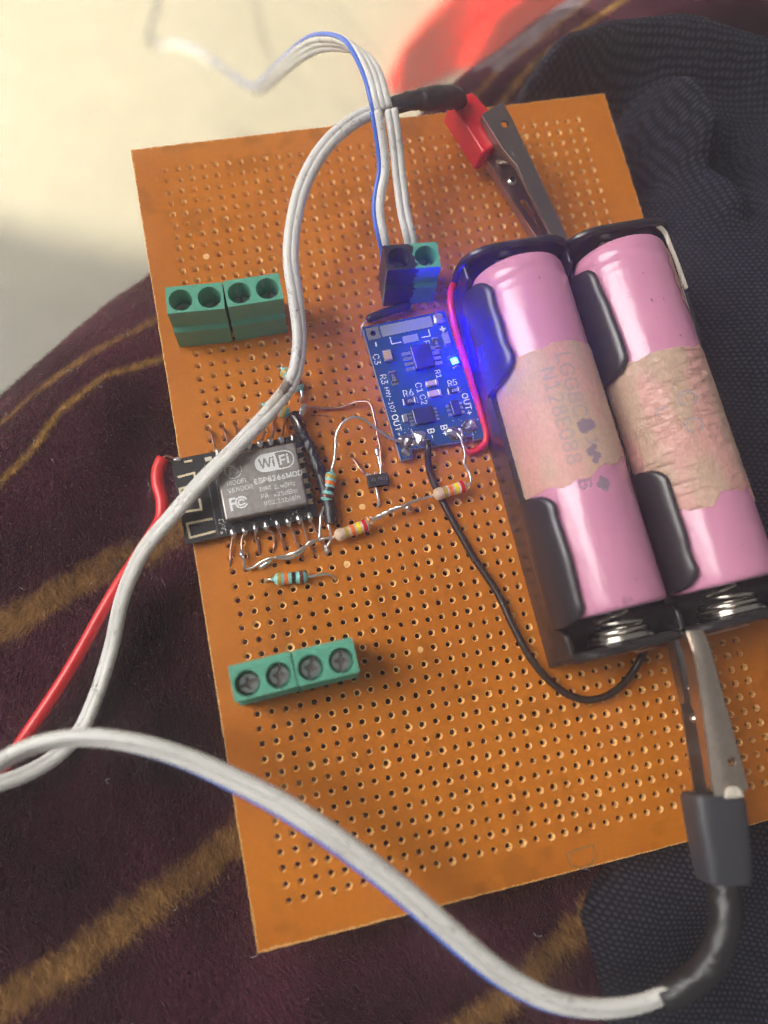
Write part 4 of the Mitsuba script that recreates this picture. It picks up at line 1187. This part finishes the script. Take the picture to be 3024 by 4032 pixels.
def cell(label, cx, v0, tape0, tape1, mat_tape, seed, prints):
    t = thing('battery', label, 'battery')
    L = 64.6
    prof = [(0, 8.2), (0.05, 8.75), (0.35, 9.05), (0.9, RB)] + [(x, RB) for x in np.linspace(2, L - 6.6, 40)] + [(L - 6.2, RB + 0.03), (L - 5.6, RB - 0.06), (L - 5.0, RB + 0.02), (L - 4.2, RB - 0.02), (L - 3.5, RB - 0.28), (L - 2.9, RB - 0.12), (L - 2.2, RB - 0.16), (L - 1.2, RB - 0.28), (L - 0.5, RB - 0.6), (L - 0.1, RB - 1.2), (L, RB - 1.9), (L - 0.1, RB - 3.0)]
    v, f = lathe_x(prof, 96)
    v[:, 1:] *= (1 + 0.0022 * (meshkit.noise(v * [0.35, 0.5, 0.5] + seed) - 0.5) * 2)[:, None]
    a, b = xf((np.array([[cx, v0, ZA], [cx, v0 + L, ZA]]), np.zeros((0, 3), int)), HO, HA)[0]
    put(t, 'wrapper', along((v, f), a, b), 'mat_pink', True)
    vb, fb = lathe_x([(-0.02, 0.0), (-0.06, 8.5), (0.3, 8.7)], 64)
    put(t, 'can', along((vb, fb), a, b), 'mat_steel', 30)
    vt, ft = lathe_x([(L - 0.4, 7.0), (L - 0.3, 3.1), (L + 1.0, 3.0), (L + 1.1, 2.5), (L + 1.1, 0)], 48)
    put(t, 'terminal', along((vt, ft), a, b), 'mat_steel', 30)
    # the strip of old tape round the middle
    nt, nl = 120, 60
    th_ = np.linspace(-150, 150, nt)
    V_ = []
    for k in range(2):
        for q in th_:
            lo = tape0 - 2.2 * (meshkit.fbm(np.array([[q * 0.035, seed, 1.0]]), 4)[0] - 0.5) * 2 + 0.018 * q * (1 if seed < 5 else 0.0) - (1.7 * math.exp(-((q + 4) / 16) ** 2) if seed < 5 else -1.6 * math.exp(-((q - 35) / 14) ** 2))
            hi = tape1 + 0.85 * (meshkit.fbm(np.array([[q * 0.05, seed, 5.0]]), 4)[0] - 0.5) * 2
            for m_ in range(nl):
                w_ = m_ / (nl - 1)
                e = min(m_, nl - 1 - m_)
                rr_ = RB + (0.17 if k == 0 else 0.02)
                if k == 0:
                    rr_ += (meshkit.noise(np.array([[q * 0.15, w_ * 14, seed]]))[0] - 0.5) * (0.05 if seed < 5 else 0.10) + (0.05 if e == 1 else 0)
                a_ = math.radians(90 - q)
                V_.append((lo + (hi - lo) * w_, rr_ * math.cos(a_), rr_ * math.sin(a_)))
    V_ = np.array(V_)
    V_[:, 1] *= -1
    i, j = np.meshgrid(np.arange(nt - 1), np.arange(nl - 1), indexing='ij')
    q_ = (i * nl + j)
    F1 = np.vstack([np.c_[q_.ravel(), (q_ + nl).ravel(), (q_ + nl + 1).ravel()], np.c_[q_.ravel(), (q_ + nl + 1).ravel(), (q_ + 1).ravel()]])
    rim_f = []
    off = nt * nl
    for i in range(nt - 1):
        for j in (0, nl - 1):
            a1, b1 = i * nl + j, (i + 1) * nl + j
            rim_f += [(a1, b1, b1 + off), (a1, b1 + off, a1 + off)]
    F_ = np.vstack([F1, np.array(rim_f)])
    if seed > 5:         # a torn piece left along the cell's right shoulder
        tg, lg = np.linspace(38, 88, 24), np.linspace(0, 1, 30)
        Q_ = []
        for q in tg:
            w0 = 46.5 + 3.5 * meshkit.noise(np.array([[q * 0.12, 3.0, 1.0]]))[0] - 0.12 * (q - 60)
            for w_ in lg:
                rr_ = RB + 0.10 + 0.10 * meshkit.noise(np.array([[q * 0.2, w_ * 9, 7.0]]))[0]
                a_ = math.radians(90 - q - 5 * (meshkit.noise(np.array([[w_ * 6, 1.0, 2.0]]))[0] - 0.5) * (q < 42))
                Q_.append((w0 + (61.5 - w0) * w_, -rr_ * math.cos(a_), rr_ * math.sin(a_)))
        i, j = np.meshgrid(np.arange(23), np.arange(29), indexing='ij')
        z_ = (i * 30 + j).ravel()
        put(t, 'torn_strip', along((np.array(Q_), np.vstack([np.c_[z_, z_ + 30, z_ + 31], np.c_[z_, z_ + 31, z_ + 1]])), a, b), mat_tape, True)
    tk = put(t, 'tape', along((V_, F_), a, b), mat_tape, 40)
    for s_t, x, q, h, mat, r_off, kw in prints:
        vv, ff = lettering(s_t, h, kw.get('bold', False)) if isinstance(s_t, str) else s_t
        vv = vv.copy()
        tm_ = trimesh.Trimesh(vv, ff, process=True)
        for _ in range(4):
            if tm_.edges_unique_length.max() < 0.7:
                break
            tm_ = trimesh.Trimesh(*trimesh.remesh.subdivide_to_size(tm_.vertices, tm_.faces, 0.6), process=True)
        vv, ff = np.array(tm_.vertices), np.array(tm_.faces)
        ang_ = math.radians(90 - q) - vv[:, 1] / RB          # the letters' tops point to +angle on the right
        rr_ = RB + r_off + np.where(vv[:, 2] > 0.015, 0.02, -0.05)
        V2 = np.c_[x - vv[:, 0], -rr_ * np.cos(ang_), rr_ * np.sin(ang_)]
        put(t, 'lettering', along((V2, ff), a, b), mat, False)
    return t, a, b


smudge = lambda pts, r_: extrude(unary_union([Point(p).buffer(r_ * (0.7 + 0.5 * ((i * 37) % 10) / 10)) for i, p in enumerate(pts)]), 0.03)
cell('pink cell in the left bay, its worn tape printed with faint blue grey letters', CX[0], 7.0, 22.7, 46.0, 'mat_tape', 1.0, [
    ('N128E088', 33.4, -16, 2.5, 'mat_ink_faint', 0.20, {}), ('LGGBC', 38.2, 4, 2.6, 'mat_ink_faint', 0.20, {}),
    (smudge([(-0.6, 0), (0.2, 0.4), (0.6, -0.4), (-0.2, -0.7), (0.0, 0.9)], 0.9), 30.8, 5, 1, 'mat_ink', 0.20, {}),
    ('1', 27.8, 9, 2.2, 'mat_ink_faint', 0.20, {}),
    (smudge([(-1.6, 0.3), (-0.8, -0.5), (0.0, 0.4), (0.8, -0.2)], 0.75), 25.3, 6, 1, 'mat_ink', 0.20, {}),
    ('B', 21.0, -12, 2.2, 'mat_ink', 0.0, {}), (smudge([(-0.7, 0), (0.1, 0.5), (0.8, 0.1), (0.2, -0.6)], 0.75), 20.6, 6, 1, 'mat_ink', 0.0, {})])
cell('pink cell in the right bay, wrapped in wrinkled beige tape', CX[1], 7.0, 13.8, 41.3, 'mat_tape_wrinkled', 8.0, [
    ('C', 31.9, -4, 3.2, 'mat_ink_faint', 0.26, {}), ('C', 27.1, -6, 3.0, 'mat_ink_faint', 0.26, {}), ('L', 30.8, -32, 2.2, 'mat_ink_faint', 0.26, {})])

# ------------------------------------------------------------------ cables made of a split flat ribbon
def strands(parent, pts, sides, parts, step=0.8, name='conductor'):
    """flat ribbon: parallel insulated strands; pts its middle line, sides the direction across it at each point"""
    full = np.c_[np.asarray(pts, float), np.asarray(sides, float)]
    p = spline(full, step)
    path, sd = p[:, :3], p[:, 3:6]
    t = np.gradient(path, axis=0)
    t /= np.linalg.norm(t, axis=1, keepdims=True)
    sd = sd - t * np.sum(sd * t, 1, keepdims=True)
    sd /= np.linalg.norm(sd, axis=1, keepdims=True)
    for c, o, r in parts:
        put(parent, name, tube(path + sd * o, r, 16), 'mat_blue_insulation' if c == 'b' else 'mat_white_insulation', True)


def across(pts, roll=0.0):
    """horizontal direction across a path, rolled about it by so many degrees (a number or one per point)"""
    p = np.asarray(pts, float)
    t = np.gradient(p, axis=0)
    t /= np.linalg.norm(t, axis=1, keepdims=True)
    s = np.cross(t, [0, 0, 1.0])
    s /= np.linalg.norm(s, axis=1, keepdims=True)
    u = np.cross(s, t)
    a = np.radians(np.broadcast_to(np.asarray(roll, float), (len(p),)))[:, None]
    return s * np.cos(a) + u * np.sin(a)


CLIP_CABLE = [(0.6, 64.45, 17.0), (-7.3, 61.58, 18.0), (-14.34, 56.42, 18.0), (-19.29, 50.51, 16.5), (-22.5, 43.43, 15.0), (-24.0, 37.7, 14.0), (-24.36, 31.45, 12.0), (-25.11, 23.6, 9.5), (-27.57, 17.37, 8.0), (-31.93, 12.91, 7.5), (-38.68, 7.46, 7.5), (-46.14, 2.05, 7.0), (-52.28, -2.91, 6.0), (-58.97, -7.54, 2.0), (-64.7, -14.16, -3.0), (-68.59, -22.46, -6.0), (-72.5, -30.81, -6.0), (-76.09, -36.49, -5.0), (-80.9, -39.86, -3.0), (-87.51, -41.44, 0.0), (-93.16, -40.56, 2.0), (-130, -30, -2)]
cc = thing('white_cable', 'white two-strand cable curving across the radio module up to the red clip', 'cable')
strands(cc, CLIP_CABLE, across(CLIP_CABLE, [10] * 6 + [25, 45, 40, 15] + [-20] * 12), [('w', -0.46, 1.0), ('w', 0.46, 1.0)])
sl = spline([(-0.6, 64.2, 17.0), (0.9, 64.5, 17.0), (3.13, 64.9, 17.0), (7.39, 65.9, 16.0), (11.0, 67.2, 14.4), (14.2, 68.6, 12.2), (15.6, 69.2, 10.5)], 0.2)
v_, f_ = tube(sl, np.interp(np.linspace(0, 1, len(sl)), [0, 0.06, 0.1, 0.35, 0.37, 0.75, 1], [1.55, 1.6, 1.6, 1.75, 2.05, 2.2, 1.7]), 24)
cen = np.vstack([np.repeat(sl, 24, 0), sl[:1], sl[-1:]])
v_ = cen + (v_ - cen) * (1 + (meshkit.fbm(v_ * 1.0, 3, 71) - 0.5) * 0.34 * sstep(-2, 9, cen[:, 0]))[:, None]
put(cc, 'sleeve', (v_, f_), 'mat_black_tape', 40, 'black tape wrapped round the end of the cable')

LOW = [(-140, -60, 0), (-110, -52, 4), (-92.19, -44.21, 8.0), (-87.62, -40.83, 10.0), (-82.5, -38.31, 12.0), (-77.91, -37.02, 13.0), (-73.46, -36.81, 14.0), (-67.79, -37.56, 15.0), (-61.01, -39.92, 16.0), (-54.62, -43.34, 16.0), (-48.38, -47.69, 16.0), (-42.23, -52.47, 16.0), (-36.24, -57.94, 16.0), (-31.57, -63.01, 15.0), (-26.93, -68.45, 14.0), (-22.9, -73.57, 13.0), (-18.87, -78.86, 12.0), (-15.33, -83.27, 11.0), (-11.6, -87.1, 10.0), (-7.87, -89.95, 10.0), (-3.24, -92.23, 10.0), (2.38, -93.72, 10.0), (7.63, -94.01, 10.0), (12.6, -92.9, 11.0)]
lc = thing('white_cable', 'white flat cable with a blue edge, sweeping across the lower left corner of the board', 'cable')
strands(lc, LOW, across(LOW, [-70, -70, -70, -70, -70, -68, -64, -58, -50, -42, -34, -28, -24, -22, -20, -20, -20, -22, -26, -32, -38, -42, -45, -45]), [('w', -1.05, 1.05), ('w', 0.62, 0.93), ('b', 1.66, 0.42)])
sl = spline([(9.6, -93.9, 10.5), (12.74, -92.9, 11.2), (15.6, -91.6, 12.0), (18.4, -89.4, 12.8), (20.6, -86.6, 13.3), (22.2, -83.4, 13.4), (23.0, -80.8, 13.0), (23.6, -78.2, 12.4)], 0.3)
v_, f_ = tube(sl, np.interp(np.linspace(0, 1, len(sl)), [0, 0.1, 0.3, 1], [2.1, 2.2, 2.35, 2.45]), 24)
cen = np.vstack([np.repeat(sl, 24, 0), sl[:1], sl[-1:]])
v_ = cen + (v_ - cen) * (1 + (meshkit.fbm(v_ * 0.8, 3, 72) - 0.5) * 0.22)[:, None]
put(lc, 'sleeve', (v_, f_), 'mat_black_tape', 40, 'black shrink sleeve at the cable end')

RL = [(-5.06, 35.5, 4.6), (-5.06, 38.6, 5.6), (-5.17, 40.24, 7.6), (-5.66, 42.5, 10.0), (-5.81, 45.01, 11.0), (-5.57, 47.45, 12.0), (-4.85, 49.79, 13.0), (-3.86, 52.08, 14.0), (-3.45, 53.87, 15.0), (-3.35, 55.71, 16.2), (-3.45, 57.5, 17.6), (-3.55, 59.5, 19.0), (-3.7, 61.3, 20.0)]
RR = [(0.24, 35.5, 4.6), (0.14, 38.6, 5.6), (-0.19, 40.0, 7.6), (-0.71, 42.28, 10.0), (-0.99, 44.82, 11.0), (-1.04, 47.31, 12.0), (-0.97, 49.76, 13.0), (-0.98, 51.67, 14.0), (-0.91, 53.55, 15.0), (-0.85, 55.39, 16.2), (-0.95, 57.2, 17.6), (-1.02, 59.2, 19.0), (-1.15, 61.2, 20.0)]
RM = [(-2.42, 61.31, 20.0), (-2.70, 63.01, 21.0), (-2.95, 67.06, 21.3), (-3.65, 72.18, 20.3), (-4.64, 77.1, 18.0), (-6.16, 82.83, 13.5), (-8.5, 91.5, 5.0), (-10.2, 102.5, -8.0), (-11.4, 117, -26.0), (-12.9, 136, -50.0), (-16.3, 163.0, -85.0), (-20.3, 219.4, -140.0), (-27.7, 286.4, -200.0), (-39.2, 356.7, -262.0), (-50.4, 389.7, -290.0), (-60.7, 401.9, -302.0), (-65.4, 405.0, -298.0), (-61.5, 403.4, -285.0), (-55.5, 403.6, -272.0), (-50.0, 396.6, -250.0), (-40, 385, -215.0), (-19, 437, -245), (-51, 467, -245), (-69, 492, -245), (-75, 552, -245), (-80, 660, -300)]
RS = [(1, 0, 0), (1, 0, 0), (1, 0, -.1), (0.95, -0.1, -.3), (0.8, -0.35, -0.5), (0.6, -0.5, -0.62), (0.45, -0.5, -0.75), (0.3, -0.5, -0.8), (0.2, -0.45, -0.85), (0.3, -0.5, -0.8), (0.5, -0.7, -0.5), (0.6, -0.6, -0.5), (0.3, -0.7, -0.6), (0.2, -0.7, -0.6), (0.1, -0.8, -0.5), (-0.3, -0.9, -0.2), (-0.9, -0.4, -0.2), (-0.9, 0.1, 0), (-1, 0.1, 0), (-1, 0.1, 0), (-1, 0.1, 0), (0, 0, 1), (0, 0, 1), (0, 0, 1), (0, 0, 1), (0, 0, 1)]
rb = thing('ribbon_cable', 'white ribbon cable with a blue edge, looping from the inked terminal block', 'cable')
strands(rb, RL, [(1, 0, 0)] * 9 + [(1, 0, 0.0)] * 4, [('b', -0.92, 0.45), ('w', 0.15, 0.88)], name='strand')
strands(rb, RR, [(1, 0, 0)] * len(RR), [('w', -0.55, 0.72), ('w', 0.6, 0.76)], name='strand')
strands(rb, RM, RS, [('b', -1.85, 0.46), ('w', -0.98, 0.82), ('w', 0.0, 0.84), ('w', 0.98, 0.82)], name='conductor')

RW = [(-51.6, 8.3, 2.75), (-52.4, 8.75, 3.0), (-53.09, 8.5, 3.0), (-54.25, 6.52, 3.0), (-54.64, 3.91, 3.2), (-54.31, 0.55, 3.4), (-54.97, -2.43, 3.0), (-57.38, -4.74, 1.0), (-61.58, -8.18, -2.0), (-65.64, -11.91, -4.0), (-69.56, -16.44, -5.0), (-73.21, -21.37, -5.0), (-76.74, -25.9, -5.0), (-80.49, -30.27, -5.0), (-84.14, -34.26, -5.0), (-87.03, -37.96, -4.0), (-90.44, -42.25, -3.0), (-115, -70, -4)]
r3 = thing('thick_red_wire', 'thick red wire running from the corner of the radio module over the blanket', 'wire')
put(r3, 'insulation', tube(spline(RW[2:], 0.6), 1.12, 18), 'mat_red_insulation', True)
put(r3, 'bare_end', wire([(-53.2, 8.3, 3.1), (-52.6, 8.75, 3.1), (-51.7, 8.5, 2.8), (-50.9, 8.0, 2.5)], 0.22, 0.2), 'mat_copper', True)

# ------------------------------------------------------------------ crocodile clips
def plate(poly, zfun, thick, hole=None, flange=0.0, teeth=False):
    """sheet metal blade: an outline on the plan, its height from zfun(x, y), with folded-down sides"""
    pg = Polygon(poly)
    if hole is not None:
        pg = pg.difference(hole)
    v, f = extrude(pg, thick)
    tm_ = trimesh.Trimesh(v, f)
    v2, f2 = trimesh.remesh.subdivide_to_size(tm_.vertices, tm_.faces, 2.5)
    v2 = np.array(v2)
    v2[:, 2] += zfun(v2[:, 0], v2[:, 1])
    ms = [(v2, np.array(f2))]
    return ms


def flange(a, b, zfun, drop0, drop1, thick, n=24, teeth=0.0, period=1.6):
    """a side wall hanging below the edge a -> b of a blade"""
    a, b = np.asarray(a, float), np.asarray(b, float)
    d_ = (b - a) / np.linalg.norm(b - a)
    nr_ = np.array([-d_[1], d_[0]]) * thick / 2
    L = np.linalg.norm(b - a)
    n = max(n, int(L / (period / 6)) if teeth else n)
    V_, F_ = [], []
    for i in range(n):
        t = i / (n - 1)
        p = a + (b - a) * t
        z1 = float(zfun(p[0], p[1])) + 0.2
        ph = (t * L / period) % 1.0
        z0 = z1 - (drop0 + (drop1 - drop0) * t) - teeth * (1 - abs(2 * ph - 1))
        for q, z in ((p - nr_, z1), (p + nr_, z1), (p + nr_, z0), (p - nr_, z0)):
            V_.append((q[0], q[1], z))
    for i in range(n - 1):
        for k in range(4):
            x, y = i * 4 + k, i * 4 + (k + 1) % 4
            F_ += [(x, y, y + 4), (x, y + 4, x + 4)]
    F_ += [(0, 1, 2), (0, 2, 3)]
    m_ = (n - 1) * 4
    F_ += [(m_, m_ + 2, m_ + 1), (m_, m_ + 3, m_ + 2)]
    return np.array(V_), np.array(F_)


k1 = thing('crocodile_clip', 'metal crocodile clip with a red plastic boot at the top of the battery holder', 'crocodile clip')
zA = lambda x, y: 6.3 + (58.8 - y) * 0.085
pa = [(19.0, 60.5), (23.4, 60.5), (25.6, 52.0), (26.9, 45.0), (27.9, 33.6), (25.6, 33.6), (24.25, 39.3), (21.3, 49.5)]
slot = unary_union([Point(23.95, 47.0).buffer(0.62), Point(24.9, 43.6).buffer(0.5), LineString([(23.95, 47.0), (24.9, 43.6)]).buffer(0.55), LineString([(24.9, 43.6), (25.3, 40.4)]).buffer(0.16)])
put(k1, 'lower_jaw', join(*plate(pa, zA, 0.45, slot), flange((19.1, 60.3), (24.3, 39.3), zA, 2.0, 2.0, 0.4), flange((24.3, 39.3), (25.6, 33.7), zA, 2.0, 1.4, 0.4)), 'mat_clip_bronze', 25)
put(k1, 'slot_spring', hull_of([(23.95, 47.0, 6.2), (24.9, 43.6, 6.5), (25.2, 42.0, 6.4)], 0.45, 10), 'mat_steel', 40)
put(k1, 'rivet', blob([(22.95, 52.0, 7.0), (22.95, 52.0, 7.35)], [1.05, 0.75], 90, 0.05), 'mat_spring', 50)
put(k1, 'rivet_hole', xf(m3.Manifold.cylinder(0.2, 0.5, 0.5, 20), (22.9, 51.9, 8.0)), 'mat_chip', 30)
put(k1, 'bent_tab', hull_of([(21.2, 57.3, 6.9), (22.4, 57.0, 7.0), (21.6, 55.9, 7.9), (22.7, 55.6, 7.9)], 0.22, 10), 'mat_spring', 40)
zB = lambda x, y: 11.6 + 0.0 * np.asarray(x) + 0.5 * np.clip((55 - np.asarray(y)) / 20, 0, 1)
pb = [(18.75, 64.3), (23.5, 66.6), (24.45, 62.72), (25.7, 54.7), (28.6, 33.6), (26.0, 33.6), (23.9, 44.5), (22.95, 52.0), (21.05, 56.4)]
put(k1, 'upper_jaw', join(*plate(pb, zB, 0.45, Point(22.75, 61.5).buffer(0.78)), flange((23.5, 66.5), (25.7, 54.7), zB, 1.6, 2.4, 0.4), flange((25.7, 54.7), (28.5, 33.8), zB, 2.4, 2.4, 0.4), flange((18.85, 64.2), (21.1, 56.5), zB, 1.6, 2.6, 0.4), flange((21.1, 56.5), (22.95, 52.0), zB, 1.6, 0.8, 0.4), flange((22.95, 52), (26, 33.8), zB, 0.8, 0.6, 0.4)), 'mat_clip_grey', 25)
put(k1, 'boot', hull_of([(14.7, 70.2, 8.7), (18.9, 71.3, 8.7), (20.6, 67.6, 8.9), (20.5, 59.5, 8.9), (18.4, 58.5, 8.6), (14.6, 70.6, 3.6), (18.4, 71.6, 3.8), (20.6, 67, 3.8), (20.2, 59.6, 4.0), (18.1, 59.2, 3.6)], 0.7, 20), 'mat_red_boot', 30)

k2 = thing('crocodile_clip', 'crocodile clip with a black boot gripping the bottom rim of the battery holder', 'crocodile clip')
zJ = lambda x, y: 18.3 - 0.42 * ((np.asarray(x) - 28.3) / 1.7) ** 2 - 3.0 * np.clip((-44 - np.asarray(y)) / 22, 0, 1) - 0.5 * np.clip((np.asarray(y) + 44) / 4, 0, 1)
pj = [(26.75, -40.6), (29.2, -40.9), (29.5, -48.3), (30.0, -57.2), (30.7, -66.6), (25.2, -66.6), (26.2, -53.15), (26.7, -46.37)]
put(k2, 'upper_jaw', join(*plate(pj, zJ, 0.45, Point(28.7, -61.8).buffer(0.72)), flange((26.75, -40.7), (26.7, -46.4), zJ, 3.0, 3.0, 0.4, teeth=0.6), flange((26.7, -46.4), (26.2, -53.2), zJ, 3.0, 3.0, 0.4, teeth=0.6), flange((26.2, -53.2), (25.2, -66), zJ, 2.6, 1.4, 0.4), flange((29.2, -41), (29.5, -48.3), zJ, 3.0, 3.0, 0.4, teeth=0.6), flange((29.5, -48.3), (30.7, -66.4), zJ, 3.0, 2.0, 0.4)), 'mat_clip_yellow', 25)
zK = lambda x, y: 8.4 + 2.0 * np.clip((np.asarray(y) + 66) / 22, 0, 1)
pk = [(26.4, -40.9), (29.9, -41.0), (30.2, -52), (30.0, -67), (24.6, -67), (26.0, -52)]
put(k2, 'lower_jaw', join(*plate(pk, zK, 0.45), flange((26.4, -41), (26.0, -52), lambda x, y: zK(x, y) + 2.2, 2.2, 2.2, 0.4)), 'mat_steel', 25)
put(k2, 'rivet', blob([(26.2, -54.6, 13.0), (26.6, -54.6, 13.0)], [0.75, 0.85], 91, 0.05), 'mat_spring', 50)
put(k2, 'spring', tube(np.array([(28.4 + 1.5 * math.cos(a), -55.5 + 0.45 * a - 1.5, 12.9 + 1.5 * math.sin(a)) for a in np.linspace(0, 18, 120)]), 0.3, 8), 'mat_spring', True)
put(k2, 'wire_tail', hull_of([(26.3, -66.7, 15.9), (26.9, -65.7, 16.0), (28.4, -65.9, 16.0), (28.8, -67.0, 15.9)], 0.35, 12), 'mat_pale', 40)
BT = [(25.9, -66.6, 12.1, 4.2, 3.3), (25.75, -67.4, 12.1, 4.45, 3.6), (25.1, -71.5, 12.2, 4.35, 3.6), (24.4, -75.5, 12.3, 4.1, 3.5), (23.75, -79.0, 12.4, 3.75, 3.3), (23.65, -79.5, 12.4, 3.4, 3.0)]
nn = 40
V_, F_ = [], []
for (x, y, z, a, b) in BT:
    for k in range(nn):
        q = 2 * math.pi * k / nn
        cx_, cz_ = math.cos(q), math.sin(q)
        e = 0.5
        ux, uz = a * math.copysign(abs(cx_) ** e, cx_), b * math.copysign(abs(cz_) ** e, cz_)
        V_.append((x + ux * 0.975, y + ux * -0.22, z + uz))
for i in range(len(BT) - 1):
    for k in range(nn):
        p, q = i * nn + k, i * nn + (k + 1) % nn
        F_ += [(p, q, q + nn), (p, q + nn, p + nn)]
for i in (0, len(BT) - 1):
    for k in range(1, nn - 1):
        F_.append((i * nn, i * nn + k, i * nn + k + 1))
put(k2, 'boot', (np.array(V_), np.array(F_)), 'mat_boot_black', 40)
